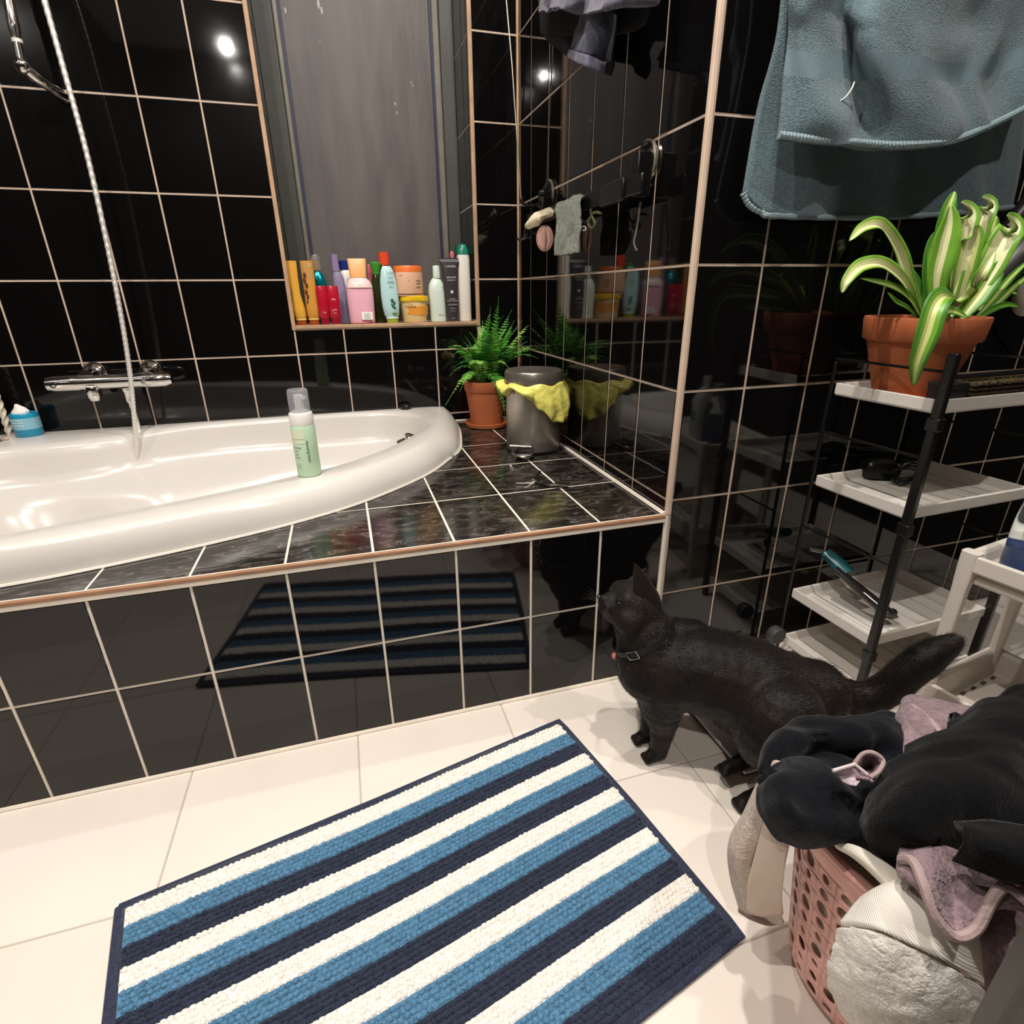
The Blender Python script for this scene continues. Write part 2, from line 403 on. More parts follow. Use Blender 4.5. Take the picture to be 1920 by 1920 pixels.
# ------------------------------------------------------------------ deck
dk = MB()
def yout(x):  # front outline of the tub on the deck for a given x
    P = [(a, b) for a, b in [(p.x, p.y) for p in smooth2(outer_b, False)]][::-1]
    if x >= P[-1][0]: return 99
    best = 99
    for (x0, y0), (x1, y1) in zip(P, P[1:]):
        if min(x0, x1) <= x <= max(x0, x1) and abs(x1 - x0) > 1e-9: best = min(best, y0 + (y1-y0) * (x-x0) / (x1-x0))
    return best
def deck_strip(mb, x0, x1, y0, y1, z0, z1, n=12, g=.012):
    lo, hi = [], []
    for i in range(n + 1):
        x = x0 + (x1 - x0) * i / n; yo = yout(x) + g; t = min(y1, yo)
        lo.append(V((x, y0, 0))); hi.append(V((x, max(t, y0), 0)))
    seq = [i for i in range(n + 1)]
    i = 0
    while i < n:
        if hi[i].y - y0 < .0005 and hi[i+1].y - y0 < .0005: i += 1; continue
        a, b, c, d = lo[i], lo[i+1], hi[i+1], hi[i]
        k = len(mb.v)
        for z in (z0, z1): mb.v += [V((p.x, p.y, z)) for p in (a, b, c, d)]
        mb.f += [(k+4, k+5, k+6, k+7), (k, k+3, k+2, k+1), (k, k+1, k+5, k+4), (k+2, k+3, k+7, k+6), (k+1, k+2, k+6, k+5), (k+3, k, k+4, k+7)]
        i += 1
body = MB()
deck_strip(body, XL, -.26, 0, W, 0, D - .0008, 80, .02); body.box((-.26, 0, 0), (0, W, D - .0008))
deck = struct(body.build('trim_6', groutd_m, smooth=False))
# front tiles on the deck face
us = [XL] + [-TW * k for k in range(12, -1, -1)]; us = [u for u in us if u >= XL]; us[-1] = -.004
tiled(deck, (0, 0, 0), ux, uy, us, [.002, M0, D - .0145], tile_m)
# top tiles (cut round the tub)
yr = [.007, .2301, .4523, .6745, .8967, W]
for i in range(12, -1, -1):
    x0, x1 = -TW * (i + 1), -TW * i
    if i == 12: x0 = XL
    if x0 < XL: continue
    for j in range(5):
        a, b, c, d = x0 + G, x1 - G - (.006 if i == 0 else 0), yr[j] + G, yr[j+1] - G
        if yout((a+b)/2) < c and yout(b) < c + .004: continue
        mb = MB(); deck_strip(mb, a, b, c, d, D - .006, D, 1 if yout(a) > d and yout(b) > d else 14)
        if not mb.f: continue
        if len(mb.f) <= 6: o = mb.build('tile', slate_m, deck, smooth=False, bevel=.0012)
        else:
            me_b = bmesh.new(); o = mb.build('tile', slate_m, deck, smooth=False)
            me_b.from_mesh(o.data); bmesh.ops.remove_doubles(me_b, verts=me_b.verts, dist=1e-5); me_b.to_mesh(o.data); me_b.free()
t = MB().box((XL, -.004, D-.0072), (-.004, .0045, D+.0008)).build('edge_trim', mat('brown_edge_trim', 'a87c5e', .45, noise_amt=.3, noise_scale=25, stretch=(1, 6, 6)), deck, smooth=False, bevel=.002)
MB().box((XL, -.0030, D-.0150), (-.004, .002, D-.0070)).build('grout_line', groutd_m, deck, smooth=False)
MB().tube([(-.0065, .0, D+.002), (-.0065, W, D+.002)], .005, 6).build('grout_line', groutd_m, deck)
MB().tube([(-.26, W-.004, D+.002), (0, W-.004, D+.002)], .004, 6).build('grout_line', groutd_m, deck)
MB().tube([(-.004, W-.003, D), (-.004, W-.003, CEIL)], .0042, 6).build('corner_grout', trim_m, deck)
MB().tube([(XL, -.004, .002), (0, -.004, .002)], .004, 6).build('grout_line', groutd_m, deck)
# near door leaf on the right
Eg = V((-.352, -.843, 0)); d2 = V((.575, -.82, 0)).normalized(); d1 = V((.82, .575, 0)).normalized()
dl = MB(); q = [Eg, Eg + d2*.75, Eg + d2*.75 + d1*.035, Eg + d1*.035]
dl.loft([[p + V((0,0,.01)) for p in q], [p + V((0,0,2.05)) for p in q]])
o = dl.build('door_1', mat('dark_grey_door_paint', '47433d', .5, noise_amt=.12, noise_scale=6, bump=.15, bump_scale=50), smooth=False, bevel=.005, bseg=3); struct(o)
ed = MB()
for (s, z, r) in ((.0, .62, .0012), (.0, .55, .0018), (.001, .43, .0014)):
    pass

# ------------------------------------------------------------------ shower mixer, hose, hand shower
mx = thing('shower_mixer', 'chrome thermostatic bath mixer with two round wall roses above the tub', 'tap', (-1.255, W, .60))
my, mz = .952, .603
mb = MB(); secs = []
for x, r in ((-1.425, .012), (-1.42, .019), (-1.40, .0215), (-1.345, .0215), (-1.34, .020), (-1.20, .020), (-1.165, .0225), (-1.125, .021), (-1.108, .014)):
    secs.append([V((x, my + r*cos(2*pi*j/24), mz + r*1.0*sin(2*pi*j/24))) for j in range(24)])
mb.loft(secs).build('mixer_body', chrome_m, mx)
for x in (-1.325, -1.177):
    M = Matrix.Translation((x, W - .002, .618)) @ Matrix.Rotation(radians(90), 4, 'X')
    MB().lathe([(.0, 0), (.035, 0), (.034, .006), (.027, .014), (.020, .019), (.020, .07), (0, .07)], M=M, n=28).build('round_rose', chrome_m, mx)
M = Matrix.Translation((-1.40, my - .019, mz)) @ Matrix.Rotation(radians(90), 4, 'X')
MB().lathe([(.006, 0), (.0085, 0), (.0085, .003), (.006, .003)], M=M, n=20, cap=False).build('button_ring', chrome_m, mx)
MB().sect([(-.01, .012, .016, 0, 0, 3), (.0, .017, .02, 0, 0, 3), (.024, .016, .022, 0, -.004, 3), (.03, .012, .018, 0, -.006, 3)], c=(-1.312, my - .006, mz - .040), n=20).build('bath_spout', chrome_m, mx)
MB().lathe([(0, 0), (.0085, 0), (.0105, .006), (.0105, .03), (.013, .034), (.013, .044), (0, .044)], (-1.231, my, mz - .062), 20).build('hose_outlet', chrome_m, mx)
mb = MB(); mb.tube([(-1.345, my, mz+.0), (-1.345, my, mz+.0)], .02) if False else None
hs = thing('shower_hose', 'ribbed metal shower hose looping down from the mixer into the tub', 'hose', (-1.231, my, .54))
hp = crom([(-1.231, my, .545), (-1.228, .950, .50), (-1.226, .944, .44), (-1.228, .930, .385), (-1.236, .915, .350), (-1.243, .900, .345), (-1.238, .888, .365), (-1.222, .882, .43), (-1.205, .882, .53), (-1.190, .886, .64), (-1.178, .892, .78), (-1.169, .898, .95), (-1.163, .902, 1.15), (-1.166, .904, 1.32), (-1.172, .906, 1.50), (-1.185, .91, 1.62), (-1.21, .92, 1.66), (-1.235, .935, 1.64), (-1.25, .945, 1.58)], 40)
R = [.0062 + .0004 * (1 if i % 4 < 2 else -1) for i in range(len(hp))]
hose_m = mat('hose_metal', 'f4efe6', .42, .6)
MB().tube(hp, R, 12).build('hose', hose_m, hs)
sh = thing('hand_shower', 'chrome hand shower rail holder and stem at the top left corner', 'shower', (-1.25, .94, 1.33))
MB().tube(crom([(-1.247, .955, 1.62), (-1.250, .945, 1.50), (-1.252, .932, 1.42), (-1.256, .928, 1.35)], 6), [.014]*8 + [.012]*6 + [.0095]*5, 14).build('handle', chrome_m, sh)
MB().lathe([(.0, -.003), (.0105, -.003), (.0105, .004), (0, .004)], M=Matrix.Translation((-1.2535, .930, 1.385)), n=16).build('collar', whitep_m, sh)
MB().sphere((-1.257, .928, 1.338), (.015, .015, .017), 16, 10).build('hose_nut', chrome_m, sh)
MB().tube(crom([(-1.250, .932, 1.330), (-1.235, .950, 1.316), (-1.222, .985, 1.308), (-1.216, W-.002, 1.304)], 5), [.012]*5+[.011]*5+[.013]*6, 12).build('bracket', chrome_m, sh)

# ------------------------------------------------------------------ items on the tub ledge, left
blue_can_m = mat('blue_glossy_print', '1f8fb5', .25); paper_m = mat('white_paper', 'f0ebe4', .8)
def base(z, px, py): return onz(z, px, py)
b = V((-1.512, .975, .4588))
t = thing('blue_tub', 'round blue tub with white tissue poking out on the tub ledge', 'container', b)
MB().lathe([(0, 0), (.030, 0), (.033, .004), (.033, .062), (.031, .066), (.0, .066)], b, 28).build('body', blue_can_m, t)
MB().lathe([(.0336, .022), (.0338, .054)], b, 28, cap=False).build('label_band', mat('pale_blue_print', '86b9c9', .4), t)
for i, zz in enumerate((.050, .042, .034)):
    mb = MB()
    for k in range(5): 
        a = -2.3 + k * .22; mb.box((-.0028, -.0002, -.0009), (.0028, .0002, .0009), Matrix.Translation(b + V((.0341*cos(a), .0341*sin(a), zz))) @ Matrix.Rotation(a + pi/2, 4, 'Z'))
    mb.build('print_line', paper_m, t)
rows = []
mb = MB(); mb.sect([(0, .020, .018, 0, 0), (.010, .022, .016, .001, 0), (.020, .014, .008, .002, 0), (.031, .003, .003, -.004, 0)], b + V((-.006, 0, .060)), 14).build('tissue', paper_m, t)
b = V((-1.565, .985, .4588)); t = thing('twisted_candle', 'slim cream spiral twist bottle standing left of the blue tub', 'bottle', b)
rg = []
for k in range(40):
    z = .175 * k / 39; a0 = k * .42; r = .0085 * (1 - .12 * k / 39)
    rg.append([b + V((r * (1 + .22 * cos(3 * (2*pi*j/18))) * cos(2*pi*j/18 + a0), r * (1 + .22 * cos(3 * (2*pi*j/18))) * sin(2*pi*j/18 + a0), z)) for j in range(18)])
MB().loft(rg).build('twist', mat('cream_wax', 'd9cdb9', .35), t)
MB().sphere(b + V((0, 0, .178)), .008, 12, 8).build('tip', paper_m, t)
b = V((-1.628, .905, .4588)); t = thing('dark_bottle', 'squat dark bottle with a white curved label at the left picture edge', 'bottle', b)
MB().lathe([(0, 0), (.038, 0), (.043, .008), (.043, .055), (.034, .078), (.016, .088), (.016, .104), (0, .104)], b, 28).build('body', mat('dark_green_gloss', '12140f', .15), t)
mb = MB(); mb.grid([[b + V((.0436*cos(a), .0436*sin(a), z)) for a in [-1.9 + i*.12 for i in range(16)]] for z in (.014, .03, .052)]); mb.build('label', paper_m, t)
for i, (x, y) in enumerate(((-1.548, .925), (-1.558, .915))):
    t = thing('small_stone', 'tiny %s pebble on the ledge in front of the blue tub' % ('brown' if i else 'pale pink'), 'pebble', (x, y, .4588)); MB().sphere((x, y, .4625), (.006, .005, .004), 10, 6).build('pebble', mat('pebble%d' % i, 'c9a79a' if not i else '7b5541', .5), t)

# ------------------------------------------------------------------ green foam bottle on the rim
b = V((-.713, .322, .4595)); Mb = Matrix.Translation(b)
t = thing('foam_bottle', 'pale green foam pump bottle with clear cap on the tub rim', 'bottle', b)
mint = mat('mint_plastic', 'cdebc9', .35, sss=.2)
MB().lathe([(0, 0), (.0225, 0), (.0253, .004), (.0255, .108), (.0242, .114), (.0, .114)], b, 36).build('body', mint, t)
MB().lathe([(.0, .113), (.0245, .114), (.0250, .118), (.0250, .134), (.0235, .139), (.017, .143), (.010, .146), (.0095, .150), (0, .150)], b, 36).build('collar', mat('white_gloss_plastic', 'f3efe9', .25), t)
pm = MB(); pm.lathe([(0, .148), (.0088, .148), (.0088, .166), (.0095, .168), (.0095, .176), (0, .178)], b, 20); pm.box((-.004, -.018, .168), (.004, 0, .175), Matrix.Translation(b) @ Matrix.Rotation(radians(50), 4, 'Z')); pm.build('pump', mat('white_gloss_plastic', 'f3efe9', .25), t)
MB().lathe([(.0215, .140), (.0212, .185), (.0190, .188), (.0, .1885), (.0, .1870), (.0182, .1868), (.0203, .184), (.0205, .140)], b, 36, cap=False).build('clear_cap', mat('clear_plastic', 'f2f4f5', .12, trans=.86, ior=1.2), t)
dk_print = mat('dark_green_print', '2c5243', .6)
uxv = V((.958, -.287, 0)).normalized(); uyv = V((0, 0, 1)); nv = V((-.287, -.958, 0)).normalized()
MB().grid([[b + V((.0259*cos(a), .0259*sin(a), z)) for a in [-2.75 + i*.1 for i in range(14)]] for z in (.086, .098, .106)]).build('label_band', mat('pale_yellow_print', 'e3e8cd', .5), t)
MB().grid([[b + V((.0260*cos(a), .0260*sin(a), z)) for a in [-2.75 + i*.1 for i in range(14)]] for z in (.076, .083)]).build('label_band', mat('pale_yellow_print', 'e3e8cd', .5), t)
def textbody(parent, lines, m, c, r, ang):
    # one mesh per printed line, bent round the body
    for s, size, z in lines:
        textmesh('lettering', s, size, m, parent, c, (1, 0, 0), (0, 1, 0), 0, fn=lambda q, z=z, c=V(c), r=r, ang=ang: c + V(((r+.0004)*cos(ang + q.x/r), (r+.0004)*sin(ang + q.x/r), z + q.y)))
textbody(t, [('BE YOUR', .0062, .066), ('skin', .0055, .059), ('foam', .0048, .052), ('cleanser', .0048, .045), ('150 ml', .0038, .028), ('5.0 fl oz', .0036, .022)], dk_print, b, .0255, -2.35)
textmesh('lettering', 'cleansing foam', .0085, dk_print, t, b, (1,0,0), (0,1,0), 0, fn=lambda q, b=b: b + V((.0259*cos(-1.32 + q.y/.0255), .0259*sin(-1.32 + q.y/.0255), .058 - q.x)))

# ------------------------------------------------------------------ bottles on the window sill
SZ = SILL + .003
def bx(px, py=603, dy=.045): p = ony(W + dy, px, py); return p.x
def topz(px, py, dy=.045): return ony(W + dy, px, py).z
def gloss(n, c, r=.25, **k): return mat(n, c, r, **k)
def bottle(name, label, cat, px0, px1, top, dy, secs, m, extra=None, group=None, d=.7, tilt=0):
    """secs: (height fraction, half width fraction, depth fraction[, power])"""
    x0, x1 = bx(px0, 600, dy), bx(px1, 600, dy); hw = (x1 - x0) / 2; H = topz((px0+px1)/2 - 3, top, dy) - SZ
    c = V(((x0+x1)/2, W + dy, SZ)); t = thing(name, label, cat, c, group)
    MB().sect([(H*a, hw*b, hw*b*d*e, tilt*H*a, 0, (q[0] if q else 2.4)) for a, b, e, *q in secs], c, 32).build('body', m, t)
    if extra: extra(t, c, hw, H)
    return t
def part(t, name, m, secs, c, hw, H, d=.7, tilt=0, **k):
    return MB().sect([(H*a, hw*b, hw*b*d*e, tilt*H*a, 0, (q[0] if q else 2.4)) for a, b, e, *q in secs], c, 32).build(name, m, t, **k)
gold = gloss('honey_plastic', 'e0a63c', .3); gold2 = gloss('amber_plastic', 'c98f3c', .28); bcap = gloss('brown_cap', '9a4517', .35)
for i, (a, b_, lab, mm, dy) in enumerate(((553, 577, 'honey yellow tube standing on its brown cap, leftmost on the sill', gold, .035), (577, 601, 'amber tube with dark floral print, second from the left on the sill', gold2, .045))):
    def ex(t, c, hw, H, i=i):
        part(t, 'cap', bcap, [(0, .78, 1.1), (.075, .82, 1.1), (.08, .7, 1)], c, hw, H)
        part(t, 'collar', gloss('pale_yellow', 'f0d27a', .3), [(.078, .88, 1.1), (.1, .88, 1.1)], c, hw, H)
        if i:
            mb = MB(); 
            for k, (ox, z) in enumerate(((-.5, .78), (-.62, .7), (-.4, .62), (-.58, .52), (-.42, .44), (-.5, .36), (-.4, .28))):
                mb.sphere(c + V((hw*ox, -hw*.62, H*z)), (hw*.22, .001, H*.045), 10, 6)
            mb.build('floral_print', gloss('dark_red_print', '5a2416', .5), t)
            textmesh('lettering', '2', .014, paper_m, t, c + V((hw*.35, -hw*.40, H*.93)), (1,0,0), (0,0,1))
            part(t, 'lid_band', gloss('tan_band', 'b98a48', .3), [(.72, .985, .74), (.98, 1.02, .36)], c, hw, H)
    bottle('conditioner_tube', lab, 'bottle', a, b_, 489, dy, [(.09, .80, 1.15), (.14, .98, 1.2), (.25, 1.0, 1.15), (.5, .72 if not i else .95, .9), (.75, .85 if not i else .97, .7), (1.0, 1.05 if not i else 1.0, .25, 3)], mm, ex, tilt=-.055 if not i else 0)
def ex(t, c, hw, H):
    part(t, 'clear_cap', mat('clear_cap_plastic', 'e8e4dc', .1, trans=.85, ior=1.3), [(.78, .62, 1), (.95, .62, 1), (1.0, .4, 1)], c, hw, H)
    part(t, 'pump', gloss('gold_pump', 'b07a3a', .3), [(.76, .35, 1), (.9, .35, 1), (.93, .2, 1)], c, hw, H)
bottle('serum_bottle', 'metallic teal pump bottle with a clear cap behind the red bottles', 'bottle', 592, 621, 478, .12, [(0, .9, 1), (.1, 1, 1), (.6, 1, 1), (.72, .7, 1), (.77, .4, 1)], gloss('metallic_teal', '0a8f94', .18, metal=.7), ex)
red = gloss('crimson_plastic', 'b0152c', .22)
for i, (a, b_, lab) in enumerate(((600, 620, 'crimson upside-down bottle, left one of the red pair on the sill'), (619, 641, 'crimson bottle with small white print, right one of the red pair'))):
    def ex(t, c, hw, H, i=i):
        part(t, 'cap', gloss('dark_red_cap', '8e0f22', .3), [(0, .78, 1), (.16, .82, 1), (.17, .7, 1)], c, hw, H)
        if i:
            for s, sz, z in (('wa', .012, .66), ('gold', .008, .38), ('care', .006, .30)): textmesh('lettering', s, sz, gloss('pink_print', 'f0b8bd', .4), t, c + V((0, -hw*.72, H*z)), (1,0,0), (0,0,1), .0008)
        else: textmesh('lettering', 'wa', .008, gloss('pink_print', 'f0b8bd', .4), t, c + V((hw*.1, -hw*.72, H*.32)), (1,0,0), (0,0,1), .0008)
    bottle('shampoo_bottle', lab, 'bottle', a, b_, 536, .035, [(.165, .85, 1), (.2, 1, 1), (.6, 1.04, 1), (.9, 1.0, .85, 3), (1.0, .9, .7, 3)], red, ex, group='crimson bottles on the window sill')
def ex(t, c, hw, H):
    part(t, 'cap', gloss('lilac_cap', '8f7aa0', .35), [(.76, .62, 1), (1.0, .55, 1)], c + V((-.012, 0, 0)), hw, H, tilt=0)
    part(t, 'front_cap', gloss('navy_plastic', '1b2142', .35), [(0, .3, .3), (.01, .3, .3)], c, hw, H)
bottle('lotion_bottle', 'slim lilac bottle with a tall round cap behind the red pair', 'bottle', 637, 659, 477, .10, [(0, 1, 1), (.55, 1, 1), (.68, .9, 1), (.75, .62, 1)], gloss('lilac_plastic', '8e83a3', .3), ex, tilt=-.06)
def ex(t, c, hw, H):
    part(t, 'cap', gloss('navy_cap', '162a74', .3), [(.86, .86, 1, 3), (1.0, .86, 1, 3)], c, hw, H, tilt=-.03)
    part(t, 'blue_print', gloss('navy_plastic', '1b2142', .35), [(.36, 1.02, 1.02), (.40, 1.02, 1.02)], c, hw, H, tilt=-.03)
bottle('body_lotion', 'white bottle with a flat navy blue cap, left of the pink bottle', 'bottle', 649, 676, 489, .12, [(0, .95, 1), (.1, 1, 1), (.7, 1, 1), (.82, .9, 1), (.86, .7, 1)], gloss('white_bottle', 'ece7df', .3), ex, tilt=-.03)
pinkb = gloss('pink_translucent', 'ecb4c4', .22, sss=.3)
def ex(t, c, hw, H):
    part(t, 'cap', gloss('peach_cap', 'f2b06e', .35), [(.70, .40, .8, 3), (.72, .60, .8, 3), (.99, .68, .5, 4), (1.0, .66, .45, 4)], c, hw, H)
    part(t, 'shoulder', gloss('pale_pink_top', 'f0d3cb', .2), [(.56, .99, 1.01), (.60, .96, 1.01), (.66, .82, 1), (.71, .58, 1)], c, hw, H)
    part(t, 'base_rim', gloss('red_base', 'b3283c', .4), [(0, .90, 1.02), (.012, .92, 1.02)], c, hw, H)
    q = c + V((hw*.35, -hw*.70, H*.12)); MB().box(q + V((-hw*.42, -.001, -H*.06)), q + V((hw*.42, .004, H*.06))).build('label', paper_m, t, bevel=.0008)
    for k in range(3): textmesh('lettering', 'IIIIIII|III|I', .006, gloss('grey_print', '8a8a8a', .5), t, q + V((0, -.0012, H*(.03 - .03*k))), (1,0,0), (0,0,1))
bottle('pink_soap_bottle', 'translucent pink bottle with a wide peach cap in the sill row', 'bottle', 655, 705, 485, .04, [(.008, .9, 1), (.05, .95, 1), (.4, 1.0, 1), (.58, .97, 1), (.66, .8, 1)], pinkb, ex, d=.62)
bottle('pink_tube', 'narrow rose pink tube behind the pink soap bottle', 'tube', 698, 708, 496, .13, [(0, .8, 1), (.8, .9, 1), (.98, 1.1, 1), (1, .6, 1)], gloss('rose_plastic', 'd36a80', .3))
def ex(t, c, hw, H): part(t, 'cap', gloss('leaf_green_cap', '3f8f2e', .3), [(.80, .62, 1), (.86, .66, 1), (.93, .95, 1), (.98, .95, 1), (1, .6, 1)], c, hw, H)
bottle('green_bottle', 'dark olive glass bottle with a bright green cap between pink and blue', 'bottle', 703, 724, 491, .10, [(0, .95, 1), (.1, 1, 1), (.7, .95, 1), (.8, .6, 1)], gloss('olive_glass', '2e3312', .12), ex)
def ex(t, c, hw, H): part(t, 'cap', gloss('tomato_cap', 'e04a2b', .3), [(.82, .80, 1, 3), (1, .80, 1, 3)], c, hw, H)
bottle('red_capped_bottle', 'brown glass bottle with a bright red cap behind the pale blue one', 'bottle', 718, 741, 473, .12, [(0, .95, 1), (.1, 1, 1), (.74, 1, 1), (.82, .75, 1)], gloss('brown_glass', '3a2412', .15), ex)
def ex(t, c, hw, H):
    part(t, 'cap', gloss('lime_cap', '9aa52f', .3), [(0, .70, 1.05), (.075, .74, 1.05), (.08, .6, 1)], c, hw, H)
    part(t, 'collar', gloss('pale_mint', 'd9efe2', .3), [(.078, .80, 1.05), (.1, .80, 1.05)], c, hw, H)
    g = gloss('green_print', '2f5e4a', .5); mb = MB()
    for k, (ox, z, s) in enumerate(((.1, .40, 1), (.35, .36, .8), (.2, .30, .9), (.05, .33, .6), (.4, .27, .6))): mb.sphere(c + V((hw*ox, -hw*.60, H*z)), (hw*.2*s, .0015, H*.04*s), 10, 6)
    mb.build('leaf_print', g, t)
    MB().sphere(c + V((hw*.3, -hw*.60, H*.17)), (hw*.3, .001, H*.025), 12, 6).build('leaf_print', gloss('olive_print', '6e7a35', .5), t)
    for s, sz, z in (('CARE', .009, .88), ('fresh', .008, .80), ('HAIR', .010, .72), ('aloe', .008, .64)): textmesh('lettering', s, sz, g, t, c + V((hw*.15, -hw*.60, H*z)), (1,0,0), (0,0,1), .001)
bottle('shampoo_bottle', 'pale blue curved bottle with lime green cap at its foot', 'bottle', 721, 751, 499, .035, [(.09, .62, 1), (.14, .92, 1), (.3, 1.05, 1), (.5, 1.08, 1), (.75, .98, 1), (.93, .75, .9), (1.0, .5, .7)], gloss('pale_blue_plastic', 'b5d9da', .25), ex, d=.55, tilt=-.03)
# tub and jar stacked
def ex(t, c, hw, H):
    part(t, 'lid', gloss('yellow_lid', 'f0c522', .3), [(.80, 1.05, 1), (.82, 1.08, 1), (.98, 1.08, 1), (1.0, 1.04, 1)], c, hw, H, d=1)
    part(t, 'print_band', gloss('orange_print', 'e89a3a', .4), [(.28, .955, 1.0, 2), (.62, 1.003, 1.0, 2)], c + V((hw*.05, -.0004, 0)), hw*.99, H, d=1)
    textbody(t, [('nourishing', .0045, H*.70), ('BANANA', .0095, H*.60)], gloss('brown_print', '7a4a16', .5), c, hw*1.02, -1.95)
bottle('yellow_tub', 'round hair mask tub with a yellow lid and orange print', 'jar', 753, 803, 555, .06, [(0, .84, 1, 2), (.03, .88, 1, 2), (.8, 1.0, 1, 2)], gloss('cream_yellow', 'f3d79a', .35), ex, d=1)
H1 = topz(777, 555, .06) - SZ; c = V((bx(770, 560, .06) - .003, W + .06, SZ + H1)); hw = (bx(797, 525, .06) - bx(743, 525, .06)) / 2; H2 = topz(770, 499, .06) - SZ - H1
t = thing('peach_jar', 'peach plastic jar with orange lid stacked on the yellow tub', 'jar', c)
MB().sect([(0, hw*.96, hw*.96, 0, 0, 2), (.003, hw, hw, 0, 0, 2), (H2*.8, hw, hw, 0, 0, 2)], c, 40).build('body', gloss('peach_plastic', 'f3c0a0', .35), t)
MB().sect([(H2*.79, hw*1.0, hw*1.0, 0, 0, 2), (H2*.96, hw*1.01, hw*1.01, 0, 0, 2), (H2, hw*.97, hw*.97, 0, 0, 2)], c, 40).build('lid', gloss('orange_lid', 'ee7a3a', .3), t)
MB().sect([(H2*.045, hw*1.006, hw*1.006, 0, 0, 2), (H2*.08, hw*1.006, hw*1.006, 0, 0, 2)], c, 40).build('print_line', gloss('dark_print', '4b3a2c', .5), t)
for z, l in ((.5, .40), (.41, .40), (.28, .36)):
    mb = MB(); mb.grid([[c + V((hw*1.006*cos(a), hw*1.006*sin(a), z*H2 + dz)) for a in [-1.15 + i*l/8 for i in range(9)]] for dz in (-.0012, .0012)]); mb.build('print_line', gloss('dark_print', '4b3a2c', .5), t)
textbody(t, [('0', .010, H2*.50)], gloss('grey_print', '8a8a8a', .5), c, hw, -1.65)
textbody(t, [('hair', .007, H2*.68)], gloss('brown_print', '7a4a16', .5), c, hw, -2.2)
def ex(t, c, hw, H):
    part(t, 'cap', gloss('pale_mint_cap', 'd2e2d3', .3), [(.78, .45, 1), (.98, .44, 1), (1.0, .38, 1)], c, hw, H, d=1)
    q = c + V((hw*.35, -hw*.62, H*.42)); MB().box(q + V((-hw*.28, -hw*.02, -H*.22)), q + V((hw*.30, hw*.2, H*.22))).build('label', gloss('sage_print', 'a9b8a4', .4), t)
    textmesh('lettering', 'balance', .007, gloss('dark_green_print2', '4a6152', .5), t, c + V((hw*.25, -hw*.72, H*.12)), (1,0,0), (0,0,1), .0018)
bottle('shampoo_bottle', 'mint white round-shouldered bottle with a sage label, beside the tub', 'bottle', 808, 838, 498, .055, [(0, .95, 1), (.03, 1.0, 1), (.55, 1.02, 1), (.66, .92, 1), (.74, .65, 1), (.78, .42, 1)], gloss('mint_white', 'd8e6da', .3), ex, d=.75, tilt=-.02)
def ex(t, c, hw, H):
    part(t, 'crimp', gloss('silver_grey', '8f8f93', .3, metal=.5), [(.93, 1.32, .22, 4), (.985, 1.6, .12, 4)], c, hw, H)
    part(t, 'end_seal', gloss('dark_seal', '2c2828', .4), [(.985, 1.62, .12, 4), (1.0, 1.62, .12, 4)], c, hw, H)
    pm_ = gloss('light_print', 'd8d5d0', .5)
    for s, sz, z, yy in (("L'ANZA", .0105, .87, .44), ('HEALING', .0082, .70, .56), ('STRENGTH', .0055, .655, .58), ('MANUKA', .0046, .36, .70), ('HONEY  TREATMENT', .0040, .33, .70), ('CONDITIONER', .0046, .27, .70), ('sulfate free', .004, .21, .70), ('color  care', .004, .17, .70), ('200 ml', .004, .05, .68)):
        textmesh('lettering', s, sz, pm_, t, c + V((-.005*H*z, -hw*yy - .0008, H*z)), (1,0,0), (0,0,1), .0012)
    MB().sphere(c + V((0, -hw*.67, H*.47)), (hw*.22, .002, hw*.24), 14, 8).build('leaf_emblem', pm_, t)
bottle('hair_tube', 'dark grey standing tube with pale lettering and a wide crimped top', 'tube', 836, 861, 484, .040, [(0, .88, 1), (.03, .94, 1), (.3, 1.0, .95), (.6, 1.1, .75), (.85, 1.28, .45, 3), (.94, 1.5, .25, 4)], gloss('charcoal_tube', '3b3739', .3), ex, tilt=-.005)
def ex(t, c, hw, H):
    part(t, 'cap', gloss('emerald_cap', '1f7a62', .25), [(.86, .92, 1), (.92, .86, 1), (.98, .55, 1), (1.0, .2, 1)], c, hw, H, d=.9)
bottle('spray_bottle', 'tall white bottle with a domed emerald cap, rightmost in front on the sill', 'bottle', 861, 884, 457, .05, [(0, .95, 1), (.02, 1, 1), (.5, 1.02, 1), (.82, .98, 1), (.86, .9, 1)], gloss('ivory_plastic', 'e9e2d8', .3), ex, d=.9)
def ex(t, c, hw, H): part(t, 'cap', gloss('dark_green_cap', '15523f', .3), [(.90, 1.02, 1), (1, .9, 1)], c, hw, H)
bottle('green_capped_bottle', 'dark bottle with a deep green cap in the right corner of the sill', 'bottle', 858, 876, 461, .17, [(0, .95, 1), (.5, 1, 1), (.9, .9, 1)], gloss('dark_bottle_plastic', '24302b', .3), ex)
bottle('razor_handle', 'small pink stick end poking up behind the dark grey tube', 'razor', 850, 856, 471, .12, [(0, .8, 1), (.9, .8, 1), (.95, 1.5, 1), (1, .8, 1)], gloss('coral_plastic', 'd9727c', .35), None)

